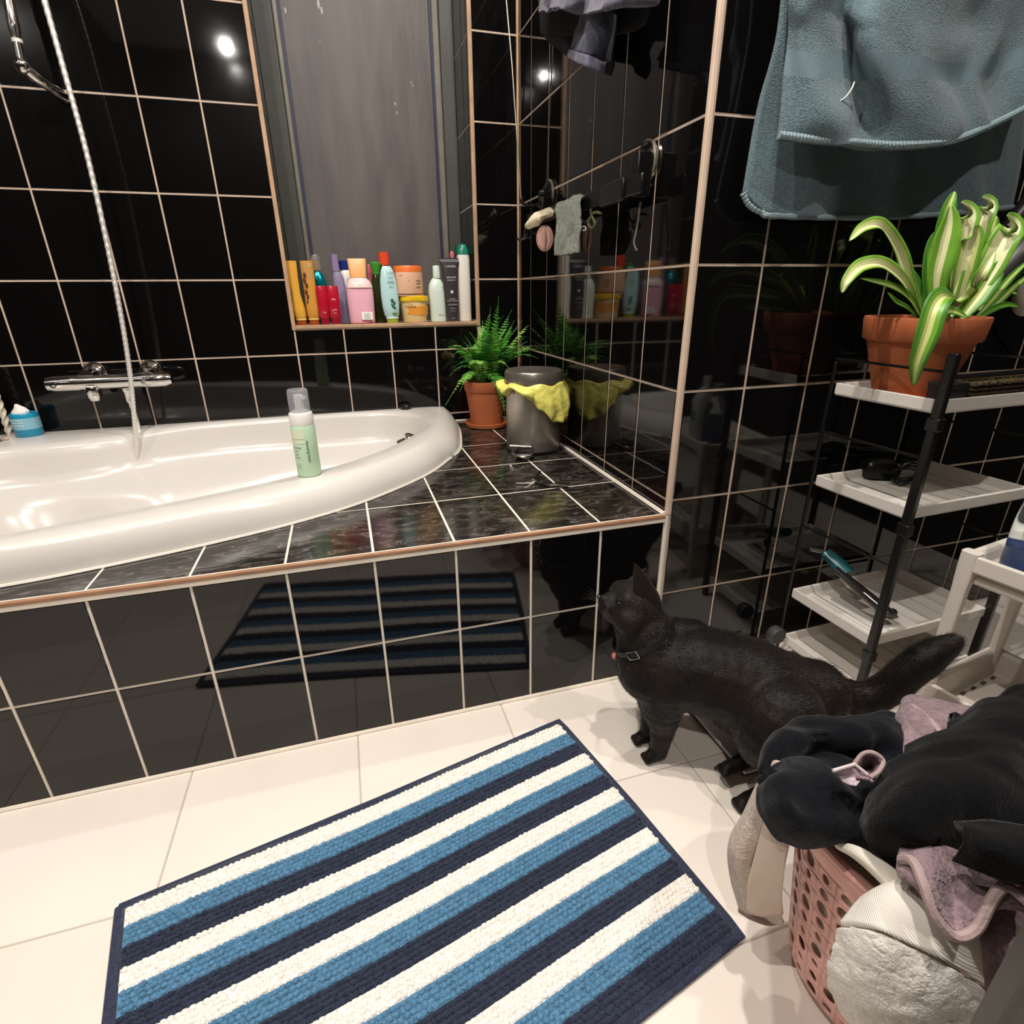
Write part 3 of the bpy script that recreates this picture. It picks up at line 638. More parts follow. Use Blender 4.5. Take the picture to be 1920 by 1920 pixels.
# ------------------------------------------------------------------ fern in pot
def pot(t, c, rb, rt, H, rim_h, band=.0):
    MB().lathe([(0, .004), (rb, .0), (rb + (rt-rb)*.78, H - rim_h), (rt*.97, H - rim_h), (rt*1.0, H - rim_h + .003), (rt*1.04, H - .004), (rt*1.03, H), (rt*.93, H), (rt*.90, H - .02), (rt*.86, H-.022)], c, 48, cap=False).build('pot', terra_m, t)
    MB().lathe([(0, H - .020), (rt*.9, H - .020), (rt*.9, H-.03), (0, H-.03)], c, 24).build('soil', soil_m, t)
fc = V((-.155, .925, D + .006))
t = thing('potted_fern', 'small green fern in a terracotta pot in the corner behind the bin', 'plant', (fc.x, fc.y, D))
MB().lathe([(0, 0), (.066, 0), (.074, .004), (.077, .016), (.073, .017), (.068, .007), (0, .006)], (fc.x, fc.y, D), 40).build('saucer', terra_m, t)
pot(t, fc, .054, .073, .152, .036)
fern_ms = [mat('fern_green', '58a83a', .5, noise_amt=.3, noise_scale=30, sss=.0), mat('fern_light', '93cc58', .5, noise_amt=.2, noise_scale=30), mat('fern_dark', '2f7425', .55, noise_amt=.3, noise_scale=30)]
def frond(parent, pts, wid, m, n=26):
    cv = crom(pts, max(4, n // (len(pts)-1))); mb = MB(); mb.tube(cv[::2] + [cv[-1]], [.0011 * (1 - .7*i/len(cv[::2])) for i in range(len(cv[::2])+1)], 5)
    N = len(cv)
    for i in range(2, N - 1):
        p = cv[i]; tg = (cv[i+1] - cv[i-1]).normalized(); sd = tg.cross(V((0, 0, 1)))
        if sd.length < .25: sd = tg.cross(V((.6, -.8, .1)))
        sd.normalize(); up = sd.cross(tg).normalized()
        f = i / N; l = wid * (sin(pi * min(1, f*1.05 + .12)) ** .6) * (1 - f*.35) * random.uniform(.88, 1.08)
        for s in (-1, 1):
            d = (sd * s + tg * .35 + up * random.uniform(-.25, .15)).normalized(); q = d.cross(up).normalized()
            wv = l * .26; a = p + d*l*.02
            mid = p + d*l*.5 - up*l*.04; tip = p + d*l - up*l*.14
            k = len(mb.v)
            mb.v += [a - q*wv*.5, a + q*wv*.5, mid + q*wv*.62, tip, mid - q*wv*.62, mid + up*l*.05]
            mb.f += [(k, k+1, k+5), (k+1, k+2, k+5), (k+2, k+3, k+5), (k+3, k+4, k+5), (k+4, k, k+5)]
    return mb.build('frond', m, parent, smooth=False)
top = fc + V((0, 0, .140))
def fp(px, py, y): return ony(y, px, py)
FR = [((935, 556), .92, .95), ((905, 600), .98, .9), ((828, 655), .90, .93), ((868, 640), .97, .95), ((1003, 598), .93, .95), ((1028, 658), .84, .9), ((960, 580), .99, .95), ((880, 622), .90, .92), ((990, 640), .90, .92), ((848, 690), .85, .9), ((835, 760), .84, .88), ((843, 705), .94, .9), ((955, 800), .835, .85), ((945, 770), .835, .86), ((1010, 672), .80, .88), ((915, 620), .84, .88), ((950, 625), .86, .88), ((975, 612), .84, .87), ((895, 665), .82, .86), ((930, 600), .86, .9), ((860, 672), .86, .9), ((1000, 620), .97, .95), ((925, 640), .80, .86), ((970, 650), .82, .86), ((890, 640), .99, .96), ((878, 690), .82, .86), ((920, 575), .95, .93), ((985, 665), .78, .84), ((840, 650), .88, .9), ((850, 664), .85, .9), ((872, 630), .93, .92), ((1018, 640), .88, .9), ((1012, 655), .84, .88), ((996, 650), .80, .86), ((955, 690), .80, .85), ((952, 740), .82, .85), ((948, 790), .825, .85), ((900, 690), .80, .85), ((938, 660), .78, .84), ((910, 650), .78, .84), ((885, 655), .82, .86), ((965, 600), .95, .93), ((980, 600), .9, .9), ((893, 612), .93, .92), ((862, 735), .83, .86), ((945, 590), .90, .9), ((955, 605), .93, .9), ((908, 610), .88, .9)]
for i, ((px, py), ye, ym) in enumerate(FR):
    e = fp(px, py, ye); s = top + V((random.uniform(-.03, .03), random.uniform(-.03, .02), -.004))
    md = s.lerp(e, .5) + V((0, 0, .045 if py > 640 else .015)); 
    if py > 740: md = s.lerp(e, .35) + V((0, -.03, .065))
    pts = [s, s.lerp(md, .6) + V((0, 0, .02)), md.lerp(e, .35) + V((0, 0, .012)), e]
    frond(t, pts, .027 + random.uniform(0, .008), fern_ms[(0, 1, 0, 2, 1, 0)[i % 6]])

# ------------------------------------------------------------------ pedal bin
bc = V((-.098, .582, D)); t = thing('pedal_bin', 'brushed steel pedal bin with yellow bag edge on the deck', 'bin', bc)
MB().lathe([(0, .0), (.078, .0), (.078, .006), (.0795, .008), (.0795, .198), (0, .198)], bc, 64).build('bin_body', steel_m, t)
MB().lathe([(.076, .198), (.083, .199), (.083, .226), (.080, .231), (.072, .232), (.066, .229), (0, .2285)], bc, 64).build('lid', mat('lid_steel', '9d958b', .3, .8), t)
MB().lathe([(.0, -.001), (.081, -.001), (.081, .009), (.0, .009)], bc, 48).build('base_ring', blackp_m, t)
pd = MB(); pa = [V((-.164, .520, D+.022)), V((-.187, .500, D+.018)), V((-.186, .470, D+.014)), V((-.160, .456, D+.012)), V((-.140, .470, D+.014)), V((-.128, .505, D+.02))]
pd.tube(crom(pa, 6), .0042, 8); pd.build('pedal', mat('pedal_metal', '6b6560', .25, .9), t)
MB().sect([(0, .022, .020, 0, 0), (.010, .024, .022, 0, 0)], V((-.160, .488, D+.004)), 20).build('pedal_pad', blackp_m, t)
MB().tube([V((-.187, .530, D+.030)), V((-.128, .510, D+.026))], .0035, 8).build('pedal_bar', mat('bar_metal', 'd8d2c8', .2, .9), t)
bag_m = mat('yellow_bag_film', 'f0e072', .25, bump=.7, bump_scale=60, sss=.15, bdist=.003)
rows = []; n = 120
for i in range(19):
    f = i / 18; r_ = []
    for j in range(n + 1):
        a = 2*pi*j/n; 
        # hang length by direction: long towards the camera side right, short on the left
        u_ = a; dd = cos(a - radians(-78)); hang = .022 + .086 * max(0, cos(a - radians(-62))) ** 3.5 + .007 * sin(6*a) + .004 * sin(13*a)
        r = .0845 + .012 * sin(f*pi*.8) + .004 * sin(9*a + 3*f) * f + .003 * sin(17*a) * f + (.012 * f * max(0, cos(a - radians(-20))))
        if cos(a - radians(190)) > .5: r += .010 * sin(f*pi)
        z = .199 - f * hang + .004 * sin(7*a + 1) 
        r_.append(bc + V((r * cos(a), r * sin(a), z)))
    rows.append(r_)
rows = wrinkle(wrinkle(rows, .0045, 34, 3), .0020, 90, 5)
MB().grid(rows).build('bag_edge', bag_m, t, solid=.0008)

# ------------------------------------------------------------------ tweezers / nail nippers on the deck
t = thing('nail_nippers', 'black handled nail nippers lying open on the deck tiles', 'nippers', (-.17, .27, D))
jm = mat('dark_steel', 'cfc6ba', .3, .4)
def DZ(px, py, z=D+.004): return onz(z, px, py)
MB().tube([DZ(967, 906), DZ(995, 906), DZ(1006, 906)], [.0010, .0018, .0035], 8).build('jaw', jm, t)
MB().tube([DZ(985, 915), DZ(996, 908), DZ(1003, 902)], [.0012, .002, .0035], 8).build('jaw', jm, t)
MB().lathe([(0, 0), (.0045, 0), (.0045, .007), (0, .007)], DZ(1001, 904, D+.001), 14).build('pivot', jm, t)
MB().tube(crom([DZ(1003, 905, D+.006), DZ(1025, 909, D+.006), DZ(1045, 909, D+.007), DZ(1066, 911, D+.006)], 5), [.004]*4 + [.0058]*8 + [.006]*4, 8, flat=.8).build('handle', blackp_m, t)
MB().tube(crom([DZ(1001, 902, D+.006), DZ(1005, 894, D+.008), DZ(1012, 885, D+.010)], 5), [.003]*3 + [.0045]*5 + [.0045]*3, 8).build('handle', blackp_m, t)

# ------------------------------------------------------------------ suction rail on the right wall
rl = thing('suction_rail', 'black bathroom rail held by two suction cups on the side wall', 'rail', (-.02, .42, 1.03))
for px, py in ((1030, 366), (1213, 306)):
    c = onx(-.004, px, py); M = Matrix.Translation(c) @ Matrix.Rotation(radians(-90), 4, 'Y')
    cup = MB().lathe([(0, 0), (.036, 0), (.036, .004), (.028, .012), (.014, .020), (.012, .030), (0, .031)], M=M, n=36).build('suction_cup', blackp_m, rl)
    MB().lathe([(.0345, -.001), (.0385, -.001), (.0395, .004), (.0365, .006)], M=M, n=36, cap=False).build('cup_rim', mat('pale_metal_rim', 'ddd3c0', .25, .8), cup)
A_ = onx(-.045, 985, 395); B_ = onx(-.045, 1195, 385)
a0, b0 = V((-.045, .80, 1.045)), V((-.045, .12, 1.012))
bm_ = MB(); dv = (b0 - a0)
bm_.box((-.049, b0.y, 0), (-.041, a0.y, .034)) ; bm_.v = [V((v.x, v.y, v.z + 1.000 + (v.y - .12) * .012)) for v in bm_.v]
bm_.build('bar', blackp_m, rl, bevel=.003)
for y in (.695, .16): MB().box((-.042, y-.011, 1.00), (-.012, y+.011, 1.075)).build('bracket', blackp_m, rl, bevel=.003)
MB().box((-.054, .185, .996), (-.038, .290, 1.038)).build('slider', mat('satin_black', '1d1c1b', .25), rl, bevel=.004)
for y in (.82, .79, .74, .66, .34): MB().tube(crom([(-.046, y, 1.008), (-.050, y, .985), (-.062, y+.002, .976), (-.072, y+.002, .985)], 4), .0022, 7).build('hook', blackm_m, rl)
MB().tube(crom([(-.03, .152, .99), (-.034, .150, .95), (-.04, .148, .92), (-.036, .142, .905)], 5), .0022, 7).build('cord', mat('grey_cord', '55504a', .5), rl)
t = thing('thin_rod', 'long thin metal rod running down to the dark squeegee by the back corner', 'squeegee', (-.03, .91, 1.08))
MB().tube([onx(-.075, 944, -60), onx(-.06, 960, 120), onx(-.04, 977, 372)], .0022, 8).build('rod', mat('dull_metal', '9a9184', .3, .8), t)
MB().tube(crom([onx(-.03, 977, 370), onx(-.032, 980, 380), onx(-.035, 992, 386), onx(-.04, 1006, 385), onx(-.042, 1014, 381)], 5), .006, 8, flat=.6).build('foot', blackp_m, t)
# loofah pad, pink brush, face cloth, green tie
t = thing('bath_sponge', 'cream folded sponge pad hooked at the far end of the rail', 'sponge', onx(-.06, 1008, 410))
net = [[onx(-.045, 990, 418), onx(-.055, 1003, 402), onx(-.06, 1015, 398), onx(-.05, 1030, 392), onx(-.045, 1037, 396)],
       [onx(-.06, 986, 424), onx(-.075, 1000, 414), onx(-.08, 1012, 408), onx(-.065, 1026, 400), onx(-.05, 1038, 401)],
       [onx(-.055, 992, 428), onx(-.07, 1002, 426), onx(-.07, 1010, 420), onx(-.05, 1018, 411), onx(-.04, 1030, 405)]]
MB().grid(wrinkle(patch(net, 5, 5), .001, 90, 2)).build('pad', mat('cream_sponge', 'eee0c0', .8, bump=.4, bump_scale=300), t, solid=.009)
t = thing('pink_brush', 'dusty pink oval silicone brush hanging below the cream sponge', 'brush', onx(-.06, 1022, 445))
c = onx(-.06, 1022, 447); M = Matrix.Translation(c) @ Matrix.Rotation(radians(-18), 4, 'Z') 
nb_ = (CAM - c).normalized(); nb_ = (nb_ + V((-.25, .1, 0))).normalized(); xb_ = V((0, 0, 1)).cross(nb_).normalized(); yb_ = nb_.cross(xb_); M = Matrix((xb_, yb_, nb_)).transposed().to_4x4(); M.translation = c
MB().sect([(-.006, .020, .028, 0, 0), (-.004, .0235, .0315, 0, 0), (.004, .0235, .0315, 0, 0), (.006, .020, .028, 0, 0)], n=32, M=M).build('disc', mat('dusty_pink', 'b98a7f', .35, sss=.2), t)
MB().sect([(.005, .018, .026, 0, 0), (.0075, .016, .024, 0, 0)], n=32, M=M).build('pad', mat('pale_pink_pad', 'cfa597', .3), t)
MB().tube([M @ V((0, -.025, .008)), M @ V((.002, 0, .013)), M @ V((0, .026, .009))], [.003, .005, .002], 8).build('ridge', mat('pale_pink_pad', 'cfa597', .3), t)
t = thing('face_cloth', 'crumpled sage grey face cloth folded over the black rail', 'cloth', onx(-.06, 1068, 420))
def cl(px, py, x=-.056): return onx(x, px, py)
net = [[cl(1052, 385, -.035), cl(1066, 381, -.035), cl(1080, 376, -.035), cl(1095, 374, -.03)],
       [cl(1046, 383, -.050), cl(1062, 378, -.052), cl(1078, 370, -.052), cl(1096, 367, -.048)],
       [cl(1043, 392, -.062), cl(1058, 386, -.064), cl(1074, 379, -.066), cl(1090, 375, -.060)],
       [cl(1043, 420, -.066), cl(1057, 416, -.062), cl(1072, 414, -.070), cl(1089, 408, -.062)],
       [cl(1041, 448, -.064), cl(1056, 446, -.068), cl(1071, 445, -.062), cl(1088, 440, -.066)],
       [cl(1038, 478, -.068), cl(1054, 479, -.062), cl(1070, 476, -.070), cl(1086, 473, -.062)]]
o = MB().grid(folds(wrinkle(patch(net, 12, 12), .003, 60, 5), .007, 260, (0, 1, .12), 4, .35)).build('cloth', terry('sage_terry', 'a7ada0', .35, 420, .9, bd=.0015), t, solid=.004)
MB().tube(crom([cl(1090, 426), cl(1097, 425), cl(1098, 431), cl(1091, 432)], 4), .0016, 6).build('hanging_loop', paper_m, t)
t = thing('green_hair_tie', 'curled olive green tie hanging from a hook right of the face cloth', 'hair tie', cl(1115, 405))
MB().tube(crom([cl(1127, 400), cl(1118, 398), cl(1110, 402), cl(1113, 412), cl(1116, 420), cl(1110, 428), cl(1103, 420), cl(1106, 408)], 5), .0028, 7).build('band', mat('olive_band', '5d6338', .6), t)

# ------------------------------------------------------------------ dark garment hanging at the top centre
t = thing('hanging_garment', 'dark blue-grey garment hanging over the right wall at the top', 'clothing', onx(-.12, 1110, 0))
def g(px, py, x): return onx(x, px, py)
gm = terry('navy_knit', '2a2b36', .3, 180, .6, bd=.002); gl = terry('grey_lilac_knit', '6b6878', .3, 180, .6, bd=.002)
net = [[g(1020, -330, -.075), g(1045, -330, -.08), g(1075, -330, -.08), g(1110, -330, -.08), g(1150, -330, -.08), g(1190, -330, -.075), g(1230, -330, -.07)],
       [g(1012, -120, -.10), g(1040, -130, -.13), g(1075, -130, -.13), g(1110, -130, -.12), g(1150, -120, -.13), g(1190, -120, -.11), g(1240, -120, -.06)],
       [g(1012, 0, -.10), g(1040, 4, -.14), g(1072, 0, -.15), g(1104, -4, -.12), g(1140, -2, -.15), g(1185, -6, -.12), g(1236, -10, -.06)],
       [g(1011, 24, -.10), g(1032, 16, -.145), g(1058, 16, -.15), g(1094, 28, -.12), g(1124, 20, -.15), g(1158, 12, -.13), g(1228, 8, -.06)]]
MB().grid(wrinkle(patch(net, 10, 10), .004, 18, 1)).build('outer_layer', gl, t, solid=.005)
net = [[g(1022, -310, -.06), g(1060, -310, -.06), g(1100, -310, -.055), g(1150, -310, -.055), g(1228, -300, -.04)],
       [g(1014, 30, -.07), g(1050, 30, -.065), g(1096, 30, -.06), g(1150, 30, -.06), g(1215, 28, -.04)],
       [g(1018, 60, -.07), g(1052, 66, -.06), g(1078, 62, -.055), g(1140, 60, -.05), g(1152, 60, -.04)],
       [g(1034, 82, -.06), g(1056, 94, -.06), g(1072, 100, -.07), g(1120, 112, -.05), g(1152, 118, -.04)],
       [g(1056, 98, -.06), g(1066, 104, -.06), g(1076, 110, -.07), g(1112, 128, -.05), g(1145, 142, -.04)]]
MB().grid(wrinkle(patch(net, 8, 8), .004, 16, 2)).build('lining', mat('near_black_cloth', '0f0f12', .9), t, solid=.004)
net = [[g(1094, 20, -.10), g(1115, 18, -.12), g(1145, 24, -.10), g(1155, 30, -.06)],
       [g(1082, 55, -.10), g(1103, 62, -.12), g(1138, 55, -.11), g(1152, 60, -.06)],
       [g(1070, 92, -.10), g(1092, 100, -.13), g(1122, 110, -.11), g(1142, 116, -.08)]]
MB().grid(wrinkle(patch(net, 8, 8), .004, 20, 3)).build('sleeve', terry('blue_grey_knit', '4a4c58', .3, 180, .6, bd=.002), t, solid=.005)
net = [[g(1069, 92, -.103), g(1092, 100, -.133), g(1122, 112, -.113), g(1137, 118, -.10)],
       [g(1066, 108, -.105), g(1090, 122, -.135), g(1118, 134, -.115), g(1131, 140, -.10)]]
MB().grid(patch(net, 8, 4)).build('cuff', gl, t, solid=.007)

hp1, hp2 = g(1005, -330, -.068), g(1245, -330, -.064); rr_ = thing('clothes_rail', 'black clothes rail on the right wall that carries the hanging garment', 'rail', hp1)
MB().tube([V((-.062, hp1.y, hp1.z + .004)), V((-.062, hp2.y, hp1.z + .004))], .007, 12).build('bar', blackm_m, rr_)
for y_ in (hp1.y - .02, hp2.y + .02): MB().tube([V((-.062, y_, hp1.z + .004)), V((0, y_, hp1.z + .004))], .005, 10).build('mount', blackm_m, rr_)

# ------------------------------------------------------------------ blue towel hanging on the front wall
t = thing('blue_towel', 'large slate blue bath towel folded over a rail, bottom edge low', 'towel', (.36, -.03, 1.2))
def tw(px, py, y): return ony(y, px, py)
tm = terry('slate_blue_terry', '66797f', .28, 520, 1.0, bd=.0022, sheen=.25)
tb = mat('towel_band', '62757c', .8, bump=.8, bump_scale=900, stretch=(1, 1, .02), bdist=.0015)
RT = 1.42
def yz(x, y, z): return V((x, y, z))
net = [[yz(.062, -.030, RT), yz(.20, -.032, RT), yz(.36, -.03, RT), yz(.52, -.032, RT), yz(.66, -.03, RT)],
       [tw(1462, 20, -.034), tw(1540, 30, -.034), tw(1660, 40, -.030), tw(1800, 60, -.036), tw(1918, 60, -.03)],
       [tw(1425, 190, -.032), tw(1520, 200, -.038), tw(1650, 210, -.030), tw(1800, 220, -.038), tw(1925, 225, -.032)],
       [tw(1404, 300, -.034), tw(1480, 310, -.042), tw(1640, 315, -.034), tw(1790, 318, -.042), tw(1914, 305, -.032)],
       [tw(1393, 362, -.036), tw(1455, 405, -.044), tw(1640, 408, -.036), tw(1790, 400, -.046), tw(1899, 388, -.034)]]
back = MB().grid(folds(wrinkle(patch(net, 14, 14), .0028, 12, 4, (0, 0, 1)), .010, 34, (1, 0, .25), 2, .4)).build('back_layer', tm, t, solid=.006)
net = [[yz(.068, -.058, RT), yz(.20, -.060, RT), yz(.30, -.066, RT), yz(.40, -.058, RT), yz(.50, -.060, RT), yz(.62, -.058, RT), yz(.68, -.055, RT)],
       [tw(1480, -40, -0.061), tw(1530, -30, -0.085), tw(1590, -20, -0.058), tw(1670, -10, -0.095), tw(1790, 0, -0.082), tw(1850, 0, -0.061), tw(1950, 0, -0.053)],
       [tw(1478, 60, -0.058), tw(1515, 65, -0.082), tw(1590, 60, -0.055), tw(1640, 66, -0.102), tw(1780, 90, -0.095), tw(1850, 80, -0.061), tw(1950, 60, -0.053)],
       [tw(1468, 150, -0.061), tw(1530, 150, -0.095), tw(1600, 160, -0.058), tw(1660, 150, -0.112), tw(1770, 160, -0.095), tw(1850, 150, -0.065), tw(1950, 120, -0.058)],
       [tw(1462, 225, -0.072), tw(1545, 220, -0.106), tw(1608, 232, -0.078), tw(1680, 228, -0.109), tw(1780, 235, -0.112), tw(1850, 215, -0.085), tw(1940, 170, -0.072)],
       [tw(1459, 262, -0.078), tw(1540, 272, -0.095), tw(1610, 277, -0.092), tw(1690, 281, -0.109), tw(1780, 272, -0.112), tw(1850, 245, -0.092), tw(1935, 203, -0.078)]]
fr = MB().grid(folds(wrinkle(patch(net, 14, 14), .0035, 12, 6, (0, 0, 1)), .012, 42, (1, 0, .3), 5, .5)).build('front_layer', tm, t, solid=.007)
# hems and woven bands that follow the layers
def row_of(net, f0, off, y_off=-.004, k=14):
    P = patch(net, k, k); i = int(round(f0 * (len(P) - 1))); return [p + V((0, y_off, off)) for p in P[i]]
h0 = row_of(net, 1, .006, -.001); hm = MB(); nn = len(h0)
hemr = []
for j, p in enumerate(h0):
    hemr.append(p)
fine = []
for j in range(len(hemr) - 1):
    for k in range(3): fine.append(hemr[j].lerp(hemr[j+1], k/3))
fine = [p.copy() for p in fine]
rr = [.0055 + .0007 * sin(i * 1.9) for i in range(len(fine))]
hm.tube(fine, rr, 8).build('hem', mat('towel_hem', '7f9297', .85, bump=.6, bump_scale=400), t)
net2 = [[yz(.062, -.030, RT), yz(.66, -.03, RT)]]
hb = [tw(1393, 362, -.036), tw(1405, 385, -.038), tw(1430, 399, -.041), tw(1455, 405, -.044), tw(1640, 408, -.036), tw(1790, 400, -.046), tw(1899, 388, -.034)]
hb = crom(hb, 14); MB().tube(hb, [.0048 + .0006 * sin(i*1.7) for i in range(len(hb))], 8).build('hem', mat('towel_hem', '7f9297', .85, bump=.6, bump_scale=400), t)
fr.data.materials.append(tb); nc_ = 14 * 6
for k, pl in enumerate(fr.data.polygons):
    if 33 <= k // nc_ < 41: pl.material_index = 1
MB().tube([V((.0, -.045, RT+.012)), V((.75, -.045, RT+.012))], .012, 12).build('rail_cover', tm, t) if False else None
rlr = thing('towel_rail', 'white tubular towel rail above the slate blue towel', 'rail', (.36, -.045, RT + .012))
MB().tube([V((.02, -.045, RT+.010)), V((.74, -.045, RT+.010))], .011, 12).build('bar', chrome_m, rlr)
for x in (.03, .73): MB().tube([V((x, -.045, RT+.010)), V((x, .002, RT+.010))], .008, 10).build('mount', chrome_m, rlr)
MB().grid([[V((x, -.045 - .0155*cos(a), RT + .010 + .0155*sin(a))) for x in (.062, .2, .36, .52, .68)] for a in [i*pi/10 - .6 for i in range(14)]]).build('fold', tm, t, solid=.006)
MB().tube(crom([tw(1558, 197, -.088), tw(1582, 185, -.092), tw(1596, 168, -.090), tw(1602, 154, -.084)], 5), .0012, 6).build('loose_thread', mat('pale_thread', 'c7ccc8', .7), t)

# ------------------------------------------------------------------ bath mat of chenille loops
c0, c1, c2 = V((-1.016, -.255, 0)), V((-.268, -.098, 0)), V((-.182, -.549, 0))
mu = (c1 - c0).normalized(); mw = (c1 - c0).length; mv = V((mu.y, -mu.x, 0)); ml = .462
mt = thing('bath_mat', 'chenille bath mat striped in white, blue and navy on the floor', 'bath mat', c0)
navy = terry('navy_chenille', '333a4d', .35, 300, .7); bluec = terry('blue_chenille', '5b89aa', .3, 300, .7); whitec = terry('white_chenille', 'f3ede4', .1, 300, .7)
bord = terry('navy_border', '3b4054', .3, 400, .6)
def mp_(a, b, z):  # mat coordinates, slightly uneven
    wv = .0015 * sin(a * 14) + .001 * sin(b * 23 + a * 6)
    return c0 + mu * (a + .003*sin(b*9)) + mv * (b + .004*sin(a*5)) + V((0, 0, z + (wv if z > .003 else 0)))
MB().grid([[mp_(mw*i/20, ml*j/12, .0055) for i in range(21)] for j in range(13)]).build('backing', bord, mt, solid=.006)
eb = []
for a, b in [(0,0),(mw/2,0),(mw,0),(mw,ml/2),(mw,ml),(mw/2,ml),(0,ml),(0,ml/2),(0,0)]: eb.append(mp_(a, b, .006))
eb2 = []
for p, q in zip(eb, eb[1:]): eb2 += [p.lerp(q, i/10) for i in range(10)]
MB().tube(eb2 + [eb[-1]], .0062, 8, flat=.75).build('edge_binding', bord, mt)
sw = (ml - .020) / 15; NR = 4
for s in range(15):
    m_ = (whitec, bluec, navy)[s % 3]; mb = MB(); rp = sw / NR
    mb.grid([[mp_(.009 + (mw - .018)*i/10, .010 + s*sw + sw*j, .0105) for i in range(11)] for j in (0, .5, 1)])
    for r in range(NR):
        n = int((mw - .020) / .0078)
        for k in range(n):
            a = .010 + (k + .5 + (.5 if r % 2 else 0)) * (mw - .022) / n; b = .010 + s * sw + (r + .5) * rp
            rx, ry = .0052 * random.uniform(.9, 1.1), rp * .60; hz = .0075 * random.uniform(.85, 1.15); a += random.uniform(-.0008, .0008); b += random.uniform(-.0005, .0005)
            k0 = len(mb.v)
            for (sc, z) in ((1.0, .0085), (.92, .007 + hz*.6), (.55, .007 + hz*.93)):
                for j in range(6): t_ = pi*j/3; mb.v.append(mp_(a + rx*sc*cos(t_), b + ry*sc*sin(t_), z))
            mb.v.append(mp_(a, b, .007 + hz))
            for l in range(2):
                for j in range(6): q0 = k0 + l*6 + j; q1 = k0 + l*6 + (j+1) % 6; mb.f.append((q0, q1, q1+6, q0+6))
            for j in range(6): mb.f.append((k0+12+j, k0+12+(j+1)%6, k0+18))
    off = wloc(mt); me = bpy.data.meshes.new('stripe'); me.from_pydata([v - off for v in mb.v], [], mb.f); me.materials.append(m_)
    me.polygons.foreach_set('use_smooth', [True]*len(me.polygons)); o = bpy.data.objects.new('stripe', me); C.objects.link(o); o.parent = mt; o['kind'] = 'stuff'

# ------------------------------------------------------------------ bathroom scale under the cat
sc_ = thing('bathroom_scale', 'flat white bathroom scale with a dark edge beneath the black cat', 'scale', (.148, -.19, 0))
MB().box((.003, -.326, .004), (.286, -.054, .013)).build('body', blackp_m, sc_, bevel=.003)
MB().box((.0, -.330, .013), (.289, -.050, .021)).build('top_plate', mat('white_glass', 'e4e0d9', .12), sc_, bevel=.002)
for x, y in ((.03,-.30),(.26,-.30),(.03,-.08),(.26,-.08)): MB().lathe([(0,0),(.012,0),(.012,.005),(0,.005)], (x,y,0), 14).build('foot', blackp_m, sc_)

# ------------------------------------------------------------------ shelf rack
RB = V((.3285, -.255, 0)); RY = .036; rax = V((cos(RY), sin(RY), 0)); ray_ = V((-sin(RY), cos(RY), 0)); RD, RWd = .205, .325
rk = thing('tray_rack', 'slim rack of four white trays on black metal posts by the wall', 'shelf', RB)
tray_m = mat('tray_white', 'e6dfd6', .35)
def RP(a, b, z): return RB + rax * a + ray_ * b + V((0, 0, z))
def tray(z, h=.024):
    t_ = .004; e = .012; o = MB()
    def q(i, z): return [RP(i, i, z), RP(RWd - i, i, z), RP(RWd - i, RD - i, z), RP(i, RD - i, z)]
    o.loft([q(0.002, z-h), q(0, z-h+.004), q(0, z), q(.006, z), q(e, z - h + .008), q(e + .004, z - h + .006)])
    tr = o.build('tray', tray_m, rk, bevel=.0015, smooth=False)
    for i in range(7): MB().box((0, 0, 0), (.0014, RD - .04, .0012), Matrix.Translation(RP(.040 + i*.040, .020, z - h + .0058)) @ Matrix.Rotation(RY, 4, 'Z')).build('rib', mat('tray_shadow_rib', 'b9b0a4', .5), tr)
TZ = (.659, .467, .192, .068)
for z in TZ: tray(z)
post_m = mat('black_post', '141312', .28)
for a, b, zt in ((-.004, -.004, .735), (RWd + .004, -.004, .735), (-.004, RD + .006, .70), (RWd + .004, RD + .006, .70)):
    s_ = 1 if b < 0 else .45
    MB().box((-.006*s_, -.008*s_, 0), (.006*s_, .008*s_, zt), Matrix.Translation(RP(a, b, 0)) @ Matrix.Rotation(RY, 4, 'Z')).build('post', post_m, rk, bevel=.002)
for z in TZ[:3]:
    MB().box((-.009, -.011, 0), (.009, .011, .022), Matrix.Translation(RP(-.004, -.004, z - .05)) @ Matrix.Rotation(RY, 4, 'Z')).build('post_clip', post_m, rk, bevel=.002)
rails = [(.705, 0), (.560, 0), (.349, 0)]
for z, _ in rails:
    MB().tube([RP(-.004, -.004, z), RP(-.004, RD + .006, z)], .0026, 8).build('side_rail', post_m, rk)
    MB().tube([RP(RWd + .004, -.004, z), RP(RWd + .004, RD + .006, z)], .0026, 8).build('side_rail', post_m, rk)
MB().tube([RP(-.004, -.004, .697), RP(RWd + .004, -.004, .697)], .0045, 8).build('front_rail', post_m, rk)
MB().tube([RP(-.004, RD + .006, .697), RP(RWd + .004, RD + .006, .697)], .003, 8).build('back_rail', post_m, rk)
q = RP(-.004, RD + .006, 0)
MB().lathe([(.0, -.011), (.019, -.011), (.021, -.006), (.021, .006), (.019, .011), (0, .011)], M=Matrix.Translation(q + V((-.024, -.012, .075))) @ Matrix.Rotation(radians(90), 4, 'X'), n=20).build('caster', mat('grey_rubber', '3d3b3a', .6), rk)

